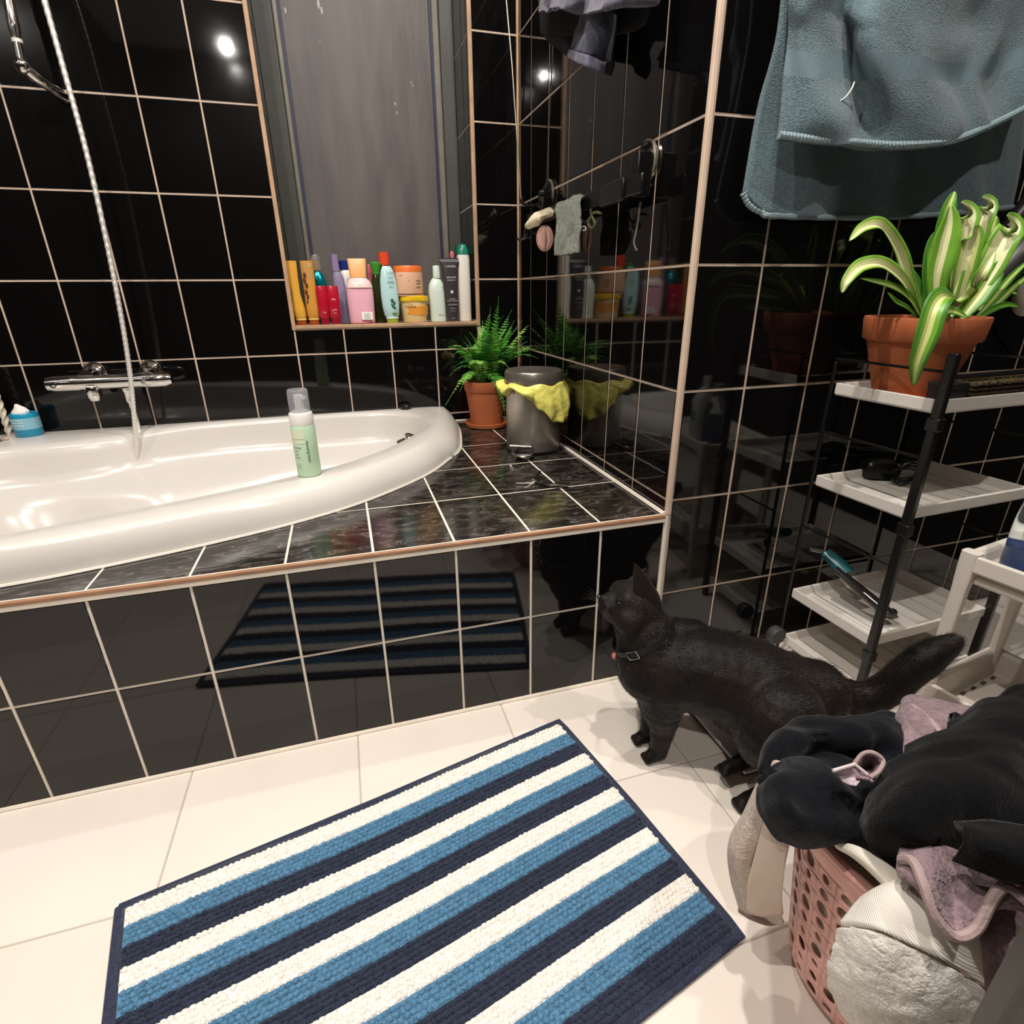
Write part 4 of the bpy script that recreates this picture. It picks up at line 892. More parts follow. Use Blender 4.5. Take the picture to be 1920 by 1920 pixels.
# spider plant
pc = RP(-.030, .03, .6425) + V((.006, .0, 0)); pc = V((.293, -.222, .6425))
pc = V((.403, -.135, .6425))
t = thing('spider_plant', 'green and cream striped spider plant in a terracotta pot on the top tray', 'plant', pc)
MB().sect([(0, .060, .060, 0, 0, 5), (.003, .063, .063, 0, 0, 5), (.007, .063, .063, 0, 0, 5)], pc, 32).build('saucer', terra_m, t)
pot(t, pc + V((0,0,.007)), .056, .092, .135, .040)
lg = mat('leaf_green', '7db53a', .42, noise_amt=.25, noise_scale=40, stretch=(1,1,.2)); ly = mat('leaf_cream', 'd9de8f', .42, noise_amt=.12, noise_scale=40, stretch=(1,1,.2)); lw_ = mat('leaf_pale', 'e6e6b2', .42); ld_ = mat('leaf_deep', '4c8a28', .45, noise_amt=.2, noise_scale=40)
def leaf(pts, width, ms, fold=.25, facing=(-.45, -.75, .45), tipf=.12):
    cv = crom(pts, 7); N = len(cv); mb = MB(); cols = 7; rows = []
    for i, p in enumerate(cv):
        f = i / (N - 1); tg = (cv[min(i+1, N-1)] - cv[max(i-1, 0)]).normalized(); sd = tg.cross(V(facing)).normalized(); nn = sd.cross(tg)
        wd = width * (.45 + .55 * min(1, f * 3)) * (1 if f < .6 else max(tipf*.1, (1 - (f - .6) / .4) ** .55))
        rows.append([p + sd * wd * (j/(cols-1) - .5) + nn * (abs(j/(cols-1) - .5) * 2 * wd * fold) for j in range(cols)])
    mb.grid(rows); o = mb.build('leaf', list(ms), t, smooth=True, solid=.0007)
    for k, pl in enumerate(o.data.polygons): j = k % (cols - 1); pl.material_index = 0 if j in (0, cols - 2) else (1 if j in (1, cols - 3) else 2)
    return o
def lp(*a): return [ony(y + (.068 if y > -.25 else .030), px, py) for px, py, y in a]
A1, A2, A3, A4 = (lg, ly, lw_), (ld_, lg, ly), (lg, lw_, lw_), (ld_, ld_, lg)
s0 = -.20
for pts, wd, ms in (
    (lp((1728,592,-.20),(1705,535,-.20),(1682,470,-.20),(1650,426,-.21),(1618,428,-.22),(1592,452,-.23)), .026, A1),
    (lp((1722,596,-.20),(1698,535,-.21),(1655,498,-.22),(1614,500,-.23),(1588,525,-.24),(1578,550,-.24)), .024, A1),
    (lp((1728,598,-.20),(1705,560,-.21),(1672,538,-.22),(1612,522,-.24)), .016, A2),
    (lp((1722,600,-.20),(1700,578,-.22),(1680,566,-.23),(1664,548,-.23)), .009, A4),
    (lp((1765,592,-.19),(1762,520,-.19),(1765,450,-.19),(1776,395,-.19),(1790,358,-.19)), .030, A2),
    (lp((1752,592,-.21),(1755,520,-.21),(1768,462,-.21),(1778,420,-.21),(1782,384,-.21)), .040, (lg, lg, lw_)),
    (lp((1772,592,-.20),(1792,500,-.19),(1808,430,-.18),(1815,396,-.18),(1802,380,-.20)), .034, A3),
    (lp((1785,592,-.20),(1806,500,-.20),(1820,445,-.20),(1826,424,-.21)), .038, A1),
    (lp((1780,592,-.18),(1812,500,-.17),(1836,420,-.17),(1853,384,-.17),(1842,370,-.19)), .034, A3),
    (lp((1790,592,-.17),(1830,510,-.16),(1856,440,-.16),(1868,404,-.16)), .026, A2),
    (lp((1795,596,-.20),(1842,520,-.20),(1876,455,-.20),(1896,424,-.20),(1888,404,-.22)), .046, (lg, lw_, lw_)),
    (lp((1800,598,-.21),(1830,560,-.21),(1858,520,-.21),(1880,486,-.21)), .034, A2),
    (lp((1775,600,-.23),(1800,560,-.24),(1836,520,-.25),(1866,470,-.25)), .024, A1),
    (lp((1790,566,-.24),(1770,556,-.27),(1752,575,-.285),(1736,625,-.29),(1718,680,-.288),(1712,724,-.285)), .034, A2),
    (lp((1830,596,-.19),(1862,560,-.18),(1895,520,-.17),(1940,478,-.16)), .013, A2),
    (lp((1832,600,-.20),(1868,570,-.20),(1905,535,-.19),(1950,500,-.18)), .012, A2),
    (lp((1835,582,-.17),(1862,556,-.16),(1890,548,-.15),(1908,552,-.15)), .011, A2),
    (lp((1828,600,-.21),(1858,582,-.21),(1885,572,-.21),(1912,576,-.21)), .012, A4),
    (lp((1790,604,-.22),(1772,590,-.25),(1786,584,-.27),(1815,596,-.28)), .014, A2),
    (lp((1745,596,-.18),(1740,520,-.17),(1748,460,-.16),(1760,430,-.16)), .026, A4),
    (lp((1778,596,-.17),(1780,500,-.15),(1790,440,-.14)), .028, A4),
    (lp((1800,596,-.17),(1822,520,-.14),(1838,470,-.13)), .028, A4),
    (lp((1735,600,-.17),(1718,540,-.15),(1706,500,-.14)), .018, A4)):
    leaf(pts, wd, ms)

# things on the rack
wk = thing('woven_tray_basket', 'low dark woven basket with golden threads on the top tray', 'basket', RP(.17, .06, .643))
wm = mat('woven_seagrass', '6b5a35', .7, col2='16120e', noise_scale=170, bump=1, bump_scale=170, bdist=.003)
o = MB(); 
def wq(i, z, e=0): return [RP(.085+i-e, .014+i-e, z), RP(.300-i+e, .014+i-e, z), RP(.300-i+e, .058-i+e, z), RP(.085+i-e, .058-i+e, z)]
o.loft([wq(.004, .6435), wq(0, .650), wq(0, .682, .003), wq(.005, .682), wq(.007, .651)]); o.build('body', wm, wk, bevel=.003)
for k in range(5):
    z = .648 + k*.0075; pts = []
    P4 = [wq(-.001, z, .001*k)[i] for i in (3, 0, 1, 2)]
    for a, b in zip(P4, P4[1:]): pts += [a.lerp(b, i/24) + V((0, 0, .0016*sin(i*pi/1.0 + k*pi))) for i in range(24)]
    MB().tube(pts, [.0022 + .0009*sin(i*2.1) for i in range(len(pts))], 6).build('weave', wm, wk)
bxk = thing('black_case', 'small matt black box left of the woven basket', 'box', RP(.052, .02, .643))
MB().box((.036, .012, .643), (.078, .052, .680), Matrix.Translation(RB) @ Matrix.Rotation(RY, 4, 'Z')).build('body', mat('matt_black', '121212', .5), bxk, bevel=.003)
MB().box((.035, .011, .674), (.079, .053, .682), Matrix.Translation(RB) @ Matrix.Rotation(RY, 4, 'Z')).build('lid', mat('matt_black', '121212', .5), bxk, bevel=.002)
tg_ = thing('paper_tag', 'tiny white paper tag lying between pot and black post', 'tag', RP(.013, .012, .643))
MB().sect([(0, .010, .0065, 0, 0), (.003, .008, .005, 0, 0)], RP(.016, .016, .6485), 12).build('tag', paper_m, tg_)
ch_ = thing('charger', 'black charger plug with bundled cable on the second tray', 'charger', RP(.09, .12, .451))
cc = onz(.462, 1645, 885)
def O2(px, py, z): return onz(z, px, py)
Mc = Matrix.Translation(V((cc.x, cc.y, .4505))) @ Matrix.Rotation(radians(-25), 4, 'Z')
MB().sect([(0, .028, .020, 0, 0, 4), (.004, .033, .025, 0, 0, 4), (.028, .033, .025, 0, 0, 4), (.040, .028, .020, 0, 0, 3), (.046, .018, .012, 0, 0, 3)], M=Mc, n=28).build('plug_body', blackp_m, ch_)
MB().sect([(0, .012, .009, .030, 0, 3), (.016, .012, .009, .034, 0, 3)], M=Mc, n=16).build('strain_relief', blackp_m, ch_)
for k, (dx, dz) in enumerate(((0, 0), (.004, .004), (-.003, .007))):
    z = .455 + dz
    MB().tube(crom([O2(1668, 886, z), O2(1688, 880, z + .012), O2(1712, 868 + 6*k, z + .012), O2(1728, 880 + 5*k, z + .004), O2(1710, 900 - 3*k, z), O2(1688, 908 - 5*k, z), O2(1672, 900, z)], 6), .0022, 7).build('cable', blackp_m, ch_)
MB().tube(crom([O2(1665, 884, .470), O2(1684, 878, .482), O2(1700, 862, .485), O2(1722, 850, .475), O2(1738, 862, .458)], 6), .002, 7).build('cable', blackp_m, ch_)
MB().tube(crom([O2(1604, 912, .4475), O2(1625, 911, .4475), O2(1620, 917, .4475), O2(1634, 918, .4475)], 5), .0006, 5).build('loose_hair', mat('dark_thread', '5a534c', .6), ch_)
hs_ = thing('curling_iron', 'long black hair styler with a teal switch block on the third tray', 'hair styler', RP(.07, .1, .2))
a = onz(.208, 1655, 1146); b = onz(.262, 1552, 1072)
MB().tube([onz(.196, 1678, 1154), onz(.208, 1660, 1146), onz(.235, 1612, 1105), onz(.262, 1566, 1066)], [.008, .024, .021, .014], 16, flat=.5).build('barrel', mat('smoked_plastic', '201e1e', .16), hs_)
c_ = onz(.268, 1578, 1052); d_ = onz(.280, 1548, 1036)
MB().tube([onz(.254, 1592, 1078), onz(.264, 1572, 1058), d_], [.017, .019, .015], 16, flat=.7).build('teal_grip', mat('teal_plastic', '25646c', .3), hs_)
MB().tube([d_, onz(.292, 1520, 1030)], [.005, .0042], 12).build('tip', mat('silver_tip', 'b8b0a8', .3, .9), hs_)
MB().sphere(onz(.186, 1672, 1149), (.012, .010, .010), 12, 8).build('cord_end', blackp_m, hs_)

# ------------------------------------------------------------------ white plastic cart
CP = V((.33, -.357, 0)); CY = .153; cax = V((cos(CY), sin(CY), 0)); cay = V((-sin(CY), cos(CY), 0))
ct = thing('plastic_cart', 'white plastic trolley with a lipped top shelf at the right edge', 'cart', CP)
def CQ(a, b, z): return CP + cax * a - cay * b + V((0, 0, z))
cm = mat('cart_plastic', 'e4dbd0', .38); CWd, CL = .24, .36
def basin(z, h, name, holes=False):
    o = MB()
    def q(i, z): return [CQ(i, CL - i, z), CQ(CWd - i, CL - i, z), CQ(CWd - i, i, z), CQ(i, i, z)]
    o.loft([q(.006, z-h), q(0, z-h+.003), q(0, z), q(.010, z), q(.014, z-.006), q(.018, z-h+.008), q(.022, z-h+.006)])
    s = o.build(name, cm, ct, bevel=.002, smooth=False)
    if holes:
        for i in range(8):
            for j in range(6):
                MB().box((-.0075, -.003, 0), (.0075, .003, .0006), Matrix.Translation(CQ(.035 + j*.034, .03 + i*.042, z-h+.0062)) @ Matrix.Rotation(CY + .1, 4, 'Z')).build('slot', mat('slot_dark', '6a5f50', .8), s)
basin(.427, .030, 'top_shelf'); basin(.17, .055, 'lower_shelf', True)
o = MB(); 
def q_(i, z): return [CQ(i, CL - i, z), CQ(CWd - i, CL - i, z), CQ(CWd - i, i, z), CQ(i, i, z)]
o.loft([q_(.014, .375), q_(.012, .378), q_(.012, .386), q_(.020, .399)]); o.build('under_rim', cm, ct, bevel=.0015, smooth=False)
for a_, b_ in ((.009, .010), (CWd - .014, .012), (.010, CL - .012), (CWd - .014, CL - .012)):
    MB().sect([(0, .007, .008, 0, 0, 4), (.13, .008, .009, 0, 0, 4), (.16, .009, .010, 0, 0, 4), (.36, .010, .011, 0, 0, 4), (.405, .012, .013, 0, 0, 4), (.431, .012, .013, 0, 0, 4)], M=Matrix.Translation(CQ(a_, b_, 0)) @ Matrix.Rotation(CY, 4, 'Z'), n=24).build('leg', cm, ct)
bt = CQ(.062, .062, .4035)
t = thing('clear_bottle', 'clear plastic bottle with blue liquid standing on the white trolley', 'bottle', bt)
clear = mat('clear_pet', 'dfe8ea', .06, trans=.93, ior=1.2)
MB().lathe([(0, 0), (.030, 0), (.033, .004), (.033, .085), (.030, .115), (.020, .142), (.014, .150), (.014, .165), (0, .165)], bt, 36).build('body', clear, t)
MB().lathe([(0, .002), (.030, .002), (.031, .048), (0, .048)], bt, 30).build('blue_liquid', mat('blue_liquid', '123f86', .1, spec=.3), t)
MB().lathe([(0, .160), (.017, .160), (.017, .182), (0, .183)], bt, 24).build('cap', mat('grey_cap', '8c9496', .3), t)
MB().grid([[bt + V((.0335*cos(a), .0335*sin(a), z)) for a in [-1.5 + i*.1 for i in range(14)]] for z in (.03, .06, .09)]).build('label', mat('teal_label', '5aa6a4', .4), t)
bt = CQ(.072, .155, .4035)
t = thing('labelled_bottle', 'white labelled bottle with red and teal print at the right picture edge', 'bottle', bt)
MB().sect([(0, .034, .022, 0, 0, 3), (.004, .036, .024, 0, 0, 3), (.12, .036, .024, 0, 0, 3), (.15, .022, .016, 0, 0, 3), (.16, .012, .012, 0, 0), (.19, .012, .012, 0, 0)], bt, 32).build('body', mat('pale_label_white', 'dcd9d2', .35), t)
MB().sphere(bt + V((-.030, -.012, .105)), (.010, .008, .014), 12, 8).build('red_print', mat('brick_red', 'a9433a', .4), t)
MB().sphere(bt + V((-.034, .0, .075)), (.004, .012, .022), 12, 8).build('teal_print', mat('teal_label', '5aa6a4', .4), t)
rp_ = ony(-.33, 1912, 1330); cr = V((CQ(.17, .12, 0).x, CQ(.17, .12, 0).y, 0))
t = thing('ribbed_pack', 'white ribbed plastic canister standing on the lower trolley shelf', 'canister', CQ(.17, .14, .122))
cr = CQ(.155, .155, .122)
pr_ = [(0, 0), (.055, 0)]
for k in range(9): z = k * .024; pr_ += [(.058, z+.003), (.061, z+.012), (.058, z+.021)]
MB().lathe(pr_ + [(.050, .220), (.03, .228), (0, .228)], cr, 40).build('ribbed_body', mat('milky_plastic', 'dcd8d4', .35), t)
MB().lathe([(0, .226), (.022, .226), (.022, .240), (0, .240)], cr, 24).build('cap', blackp_m, t)
# hair dryer at the right edge
t = thing('hair_dryer', 'dark grey hair dryer with a cream nozzle at the right picture edge', 'hair dryer', RP(.20, .05, .69))
dm = mat('dryer_grey', '2a2826', .4)
MB().tube([ony(-.05, 1862, 545), ony(-.05, 1882, 512), ony(-.05, 1920, 468), ony(-.05, 1965, 425)], [.014, .026, .032, .036], 20).build('barrel', dm, t)
MB().tube([ony(-.04, 1885, 432), ony(-.04, 1925, 385), ony(-.04, 1970, 335)], [.014, .017, .018], 16).build('handle', dm, t)
MB().sphere(ony(-.045, 1930, 552), (.030, .026, .044), 20, 14).build('nozzle', mat('cream_plastic', 'd5c9b4', .4), t)
MB().tube(crom([ony(-.045, 1932, 590), ony(-.045, 1950, 640), ony(-.045, 1990, 690)], 5), .004, 8).build('cable', blackp_m, t)
sb = RP(.24, .06, .683)

# ------------------------------------------------------------------ laundry basket
BC = V((-.006, -.700, 0)); PH = radians(-64); bl = V((cos(PH), sin(PH), 0)); bn = V((-sin(PH), cos(PH), 0)) * 1.0   # bn points to +x+y side
BH = .275
def bp_(u, z, inset=0):
    f = z / BH; a = .168 + .030 * f - inset; b = .112 + .028 * f - inset; p = 2.8
    if f < .12: k = 1 - .10 * (1 - f/.12) ** 2; a *= k; b *= k
    c_, s_ = cos(u), sin(u)
    return BC + bl * (a * math.copysign(abs(c_) ** (2/p), c_)) + bn * (b * math.copysign(abs(s_) ** (2/p), s_)) + V((0, 0, z))
# arc-length table so that the cells are even
NT = 720; tab = [bp_(2*pi*i/NT, .14) for i in range(NT + 1)]; acc = [0]
for i in range(NT): acc.append(acc[-1] + (tab[i+1] - tab[i]).length)
def u_of(s):
    s = (s % 1.0) * acc[-1]; lo = 0; hi = NT
    while hi - lo > 1:
        mid = (lo + hi) // 2
        if acc[mid] <= s: lo = mid
        else: hi = mid
    return 2*pi*(lo + (s - acc[lo]) / max(1e-9, acc[hi] - acc[lo])) / NT
bk = thing('laundry_basket', 'dusty pink perforated plastic laundry basket heaped with washing', 'basket', BC)
pink_m = mat('dusty_pink_plastic', 'efb3a8', .4, sss=.1)
NCOL, NROW = 44, 9; z0, z1 = .020, BH - .030; mb = MB(); K = 16
for i in range(NCOL):
    for j in range(NROW):
        s0_, s1_ = i / NCOL, (i+1) / NCOL; zz0 = z0 + (z1 - z0) * j / NROW; zz1 = z0 + (z1 - z0) * (j+1) / NROW
        big = ((i + 2*j) % 3 == 0); rr = .40 if big else (.24 if (i + j) % 2 else .30); k0 = len(mb.v); sh_ = .0
        for ring in (0, 1):
            for k in range(K):
                t_ = 2*pi*(k + .5)/K; c_, s_ = cos(t_), sin(t_)
                if ring == 0: x = rr * .82 * c_; y = rr * s_
                else:
                    q = max(abs(c_), abs(s_)); x, y = .5*c_/q, .5*s_/q
                    if k % 4 in (1, 2): x, y = math.copysign(.5, c_), math.copysign(.5, s_) if False else y
                u = u_of((s0_ + s1_)/2 + x*(s1_ - s0_)); z = (zz0 + zz1)/2 + y*(zz1 - zz0)
                mb.v.append(bp_(u, z))
        for k in range(K): a, b = k0 + k, k0 + (k+1) % K; mb.f.append((a, b, b + K, a + K))
        # corner fillers
        def cp(sx, sy): mb.v.append(bp_(u_of((s0_+s1_)/2 + .5*sx*(s1_-s0_)), (zz0+zz1)/2 + .5*sy*(zz1-zz0))); return len(mb.v)-1
        for sx, sy, ka in ((1, 1, 1), (-1, 1, 5), (-1, -1, 9), (1, -1, 13)): mb.f.append((k0 + K + ka, cp(sx, sy), k0 + K + (ka + 1) % K))
mb.build('side_wall', pink_m, bk, solid=.0028, smooth=True, angle=60)
US = [2*pi*i/96 for i in range(97)]
MB().grid([[bp_(u, z) for u in US] for z in (0.003, .008, z0)]).build('foot_band', pink_m, bk, solid=.003)
MB().loft([[bp_(u, .004, .01) for u in US[:-1]], [bp_(u, .007, .01) for u in US[:-1]]]).build('floor_plate', pink_m, bk)
MB().grid([[bp_(u, z) for u in US] for z in (z1, BH - .01, BH)]).build('rim_band', pink_m, bk, solid=.003)
MB().tube([bp_(u, BH) for u in US], .0055, 8, cap=False).build('rim', pink_m, bk)

def PD(px, py, d): return CAM + ray(px, py) * d
def zz(px, py, z): return onz(z, px, py)
# inner washing: fills the basket
inn = thing('white_cloth', 'off-white cloth bundled inside the basket under the black towel', 'cloth', BC + V((0, 0, .1)))
rg = []
for z, i_ in ((.012, .012), (.10, .010), (.20, .010), (.245, .014), (.255, .03), (.258, .07)): rg.append([bp_(u, min(z, .27), i_) + V((0, 0, max(0, z - .27) + .0025*sin(u*7))) for u in US[:-1]])
MB().loft(rg).build('bundle', terry('off_white_cotton', 'ddd3c4', .15, 150, .5), inn)
blk = terry('black_terry', '111318', .35, 420, .6, sheen=.12, bd=.002); blk2 = terry('charcoal_terry', '0f0f10', .35, 420, .6, sheen=.10, bd=.002)
mauve = terry('mauve_terry', '9a8388', .30, 260, 1.0, sheen=.2, bd=.003); mauve_hem = mat('mauve_hem', 'a8918f', .8, bump=.4, bump_scale=300)
white_t = terry('white_terry', 'f6f0e7', .12, 420, .6, sheen=.2, bd=.002); white_r = mat('white_ribbed', 'f0e9de', .85)
# terracing rib bump for the woven band
nt = white_r.node_tree; wv = nt.nodes.new('ShaderNodeTexWave'); wv.inputs['Scale'].default_value = 160; tc = nt.nodes.new('ShaderNodeTexCoord'); mp0 = nt.nodes.new('ShaderNodeMapping'); mp0.inputs['Rotation'].default_value = (0, radians(60), radians(20)); bpn = nt.nodes.new('ShaderNodeBump'); bpn.inputs['Strength'].default_value = .35; bpn.inputs['Distance'].default_value = .001
nt.links.new(tc.outputs['Object'], mp0.inputs[0]); nt.links.new(mp0.outputs[0], wv.inputs[0]); nt.links.new(wv.outputs[0], bpn.inputs['Height']); nt.links.new(bpn.outputs[0], nt.nodes['Principled BSDF'].inputs['Normal'])

# beige towel hanging over the far left rim
t = thing('beige_towel', 'pinkish beige towel hanging down the far left side of the basket', 'towel', V((-.16, -.57, .05)))
net = [[PD(1500, 1450, .60), PD(1490, 1480, .595), PD(1500, 1520, .59), PD(1520, 1540, .585)],
       [PD(1448, 1430, .635), PD(1440, 1475, .615), PD(1462, 1520, .60), PD(1490, 1555, .595)],
       [PD(1410, 1490, .655), PD(1412, 1520, .632), PD(1440, 1555, .620), PD(1476, 1590, .620)],
       [PD(1372, 1588, .675), PD(1388, 1598, .650), PD(1420, 1610, .650), PD(1468, 1625, .645)],
       [PD(1376, 1640, .690), PD(1396, 1650, .665), PD(1425, 1660, .672), PD(1462, 1668, .665)],
       [PD(1390, 1706, .700), PD(1408, 1716, .685), PD(1440, 1727, .690), PD(1466, 1722, .685)]]
MB().grid(folds(wrinkle(patch(net, 12, 12), .004, 22, 3, (0, 0, 1)), .009, 120, (.8, -.6, .1), 2, .3)).build('towel', terry('pink_beige_terry', 'c9b8ab', .2, 260, .8, sheen=.2, bd=.002), t, solid=.006)
net = [[PD(1436, 1530, .612), PD(1452, 1545, .606), PD(1476, 1570, .606)],
       [PD(1412, 1612, .646), PD(1436, 1625, .640), PD(1470, 1640, .634)],
       [PD(1402, 1655, .658), PD(1430, 1664, .658), PD(1466, 1676, .654)],
       [PD(1398, 1704, .680), PD(1430, 1716, .678), PD(1468, 1712, .675)]]
MB().grid(wrinkle(patch(net, 8, 8), .003, 24, 2, (0, 0, 1))).build('smooth_panel', mat('beige_cotton', 'd3c2b2', .75, bump=.2, bump_scale=200), t, solid=.004)
MB().tube(crom([PD(1388, 1706, .700), PD(1408, 1718, .685), PD(1440, 1729, .690), PD(1467, 1723, .685)], 8), .004, 8).build('hem', mat('brown_hem', '7d6c60', .8), t)

# mauve towel behind and below
t = thing('mauve_towel', 'dusty mauve towel heaped at the back and right of the basket', 'towel', V((.10, -.66, .27)))
net = [[zz(1680, 1345, .27), zz(1700, 1312, .285), zz(1760, 1318, .29), zz(1830, 1330, .28), zz(1860, 1350, .27)],
       [zz(1684, 1372, .30), zz(1710, 1350, .315), zz(1770, 1350, .32), zz(1830, 1352, .31), zz(1860, 1370, .30)],
       [zz(1688, 1420, .30), zz(1715, 1410, .305), zz(1770, 1400, .31), zz(1830, 1390, .31), zz(1860, 1400, .30)]]
MB().grid(folds(wrinkle(patch(net, 12, 12), .003, 24, 8), .008, 90, (.9, .3, 0), 1)).build('back_fold', mauve, t, solid=.008)
MB().tube(crom([zz(1712, 1322, .310), zz(1742, 1346, .325), zz(1762, 1372, .325), zz(1768, 1392, .322)], 6), [.003, .0036]*9 + [.003], 7, flat=.5).build('hem', mauve_hem, t)
net = [[PD(1700, 1580, .52), PD(1740, 1580, .50), PD(1800, 1600, .50), PD(1860, 1640, .49), PD(1930, 1640, .48)],
       [PD(1688, 1605, .50), PD(1735, 1620, .48), PD(1790, 1640, .485), PD(1850, 1668, .475), PD(1935, 1680, .46)],
       [PD(1690, 1640, .485), PD(1730, 1655, .465), PD(1780, 1700, .470), PD(1850, 1690, .460), PD(1940, 1710, .45)],
       [PD(1716, 1640, .480), PD(1745, 1690, .460), PD(1790, 1752, .455), PD(1848, 1712, .450), PD(1890, 1668, .45)]]
net = [[CAM + (p - CAM) * .965 for p in r] for r in net]
MB().grid(wrinkle(patch(net, 10, 10), .003, 30, 9)).build('front_fold', mauve, t, solid=.007)
hq = [p for p in crom([PD(1690, 1612, .488), PD(1712, 1616, .474), PD(1732, 1660, .458), PD(1752, 1716, .450), PD(1790, 1756, .447), PD(1830, 1742, .447), PD(1858, 1690, .447), PD(1885, 1662, .447), PD(1925, 1690, .44), PD(1950, 1720, .44)], 8)]; hq = [CAM + (p - CAM) * .965 for p in hq]; MB().tube(hq, .0042, 8).build('hem', mauve_hem, t)
net = [[PD(1822, 1740, .485), PD(1850, 1700, .475), PD(1890, 1690, .465), PD(1940, 1700, .455)],
       [PD(1822, 1790, .480), PD(1856, 1770, .460), PD(1895, 1760, .450), PD(1950, 1760, .445)],
       [PD(1838, 1850, .485), PD(1862, 1850, .465), PD(1900, 1850, .455), PD(1950, 1850, .45)],
       [PD(1846, 1950, .495), PD(1866, 1950, .475), PD(1910, 1950, .47), PD(1960, 1950, .46)]]
MB().grid(folds(wrinkle(patch(net, 12, 12), .003, 26, 10), .008, 110, (.3, -.9, 0), 4)).build('side_fold', mauve, t, solid=.008)

# white ribbed towel over the front
t = thing('white_towel', 'thick white towel with a ribbed band hanging over the basket front', 'towel', V((-.14, -.74, .2)))
net = [[PD(1668, 1672, .515), PD(1700, 1655, .50), PD(1740, 1672, .49), PD(1780, 1700, .48), PD(1830, 1745, .48)],
       [PD(1622, 1690, .500), PD(1668, 1672, .478), PD(1722, 1694, .464), PD(1772, 1722, .456), PD(1832, 1770, .460)],
       [PD(1580, 1736, .500), PD(1640, 1742, .468), PD(1706, 1770, .454), PD(1768, 1800, .448), PD(1834, 1842, .458)]]
WPT = wrinkle(patch(net, 10, 10), .002, 20, 4)
MB().grid(WPT).build('ribbed_band', white_r, t, solid=.008)
net = [[PD(1578, 1738, .502), PD(1640, 1745, .470), PD(1706, 1773, .456), PD(1768, 1803, .450), PD(1834, 1845, .460)],
       [PD(1562, 1790, .510), PD(1630, 1800, .470), PD(1700, 1825, .455), PD(1764, 1850, .450), PD(1832, 1880, .462)],
       [PD(1556, 1835, .520), PD(1620, 1860, .480), PD(1690, 1885, .462), PD(1756, 1905, .458), PD(1828, 1930, .468)],
       [PD(1590, 1905, .535), PD(1640, 1940, .500), PD(1700, 1960, .480), PD(1760, 1970, .475), PD(1826, 1980, .48)]]
MB().grid(wrinkle(wrinkle(patch(net, 18, 18), .003, 30, 5), .0011, 140, 6)).build('terry_part', white_t, t, solid=.009)
net = [[PD(1560, 1575, .56), PD(1610, 1590, .53), PD(1660, 1620, .51), PD(1700, 1650, .50)], [PD(1572, 1588, .553), PD(1612, 1606, .522), PD(1656, 1640, .502), PD(1680, 1664, .495)], [PD(1590, 1596, .550), PD(1622, 1622, .522), PD(1652, 1652, .505), PD(1664, 1668, .50)]]
t = thing('white_liner', 'smooth white cloth edge showing over the front basket rim', 'cloth', V((-.15, -.69, .27)))
MB().grid(patch(net, 8, 6)).build('edge', mat('white_cotton', 'e4dccd', .7, bump=.2, bump_scale=90), t, solid=.005)

# black towel, left lobes
t = thing('black_towel', 'black towel bunched over the left end of the basket', 'towel', V((-.10, -.64, .32)))
net = [[zz(1440, 1418, .29), zz(1468, 1366, .29), zz(1530, 1352, .29), zz(1600, 1346, .29), zz(1660, 1338, .29), zz(1692, 1352, .29)],
       [zz(1430, 1450, .31), zz(1466, 1392, .325), zz(1530, 1378, .325), zz(1600, 1378, .325), zz(1656, 1372, .32), zz(1692, 1390, .31)],
       [zz(1432, 1462, .305), zz(1480, 1432, .305), zz(1540, 1418, .30), zz(1600, 1425, .295), zz(1650, 1420, .30), zz(1694, 1430, .305)],
       [zz(1422, 1486, .33), zz(1470, 1450, .355), zz(1530, 1460, .350), zz(1580, 1480, .335), zz(1640, 1480, .32), zz(1700, 1470, .33)],
       [zz(1424, 1520, .32), zz(1470, 1510, .360), zz(1530, 1520, .345), zz(1590, 1520, .330), zz(1640, 1535, .33), zz(1700, 1530, .33)],
       [zz(1446, 1552, .30), zz(1490, 1550, .335), zz(1545, 1552, .335), zz(1600, 1562, .33), zz(1650, 1590, .33), zz(1710, 1590, .32)],
       [zz(1476, 1566, .27), zz(1510, 1574, .30), zz(1560, 1580, .305), zz(1612, 1596, .305), zz(1660, 1616, .300), zz(1700, 1612, .29)]]
MB().grid(folds(folds(wrinkle(patch(net, 18, 18), .006, 14, 11), .008, 80, (.5, -.3, -.6), 3, .45, 1.3), .0012, 190, (.7, .5, 0), 7, .4)).build('towel', blk, t, solid=.010)
# black robe, right
t = thing('black_robe', 'black bathrobe piled on the right part of the basket', 'robe', V((.02, -.70, .34)))
net = [[zz(1728, 1402, .32), zz(1775, 1362, .32), zz(1840, 1330, .32), zz(1900, 1304, .32), zz(1960, 1290, .31)],
       [zz(1706, 1430, .35), zz(1770, 1395, .36), zz(1835, 1370, .37), zz(1905, 1350, .37), zz(1975, 1340, .35)],
       [zz(1672, 1452, .36), zz(1740, 1436, .38), zz(1815, 1430, .385), zz(1895, 1430, .39), zz(1980, 1430, .37)],
       [zz(1630, 1496, .36), zz(1700, 1480, .40), zz(1790, 1480, .405), zz(1880, 1490, .405), zz(1985, 1500, .39)],
       [zz(1615, 1545, .35), zz(1680, 1540, .395), zz(1780, 1530, .39), zz(1870, 1545, .395), zz(1985, 1560, .39)],
       [zz(1640, 1590, .34), zz(1700, 1575, .365), zz(1780, 1580, .36), zz(1870, 1600, .375), zz(1985, 1620, .38)],
       [zz(1668, 1612, .315), zz(1712, 1598, .325), zz(1775, 1606, .325), zz(1855, 1650, .335), zz(1980, 1680, .34)]]
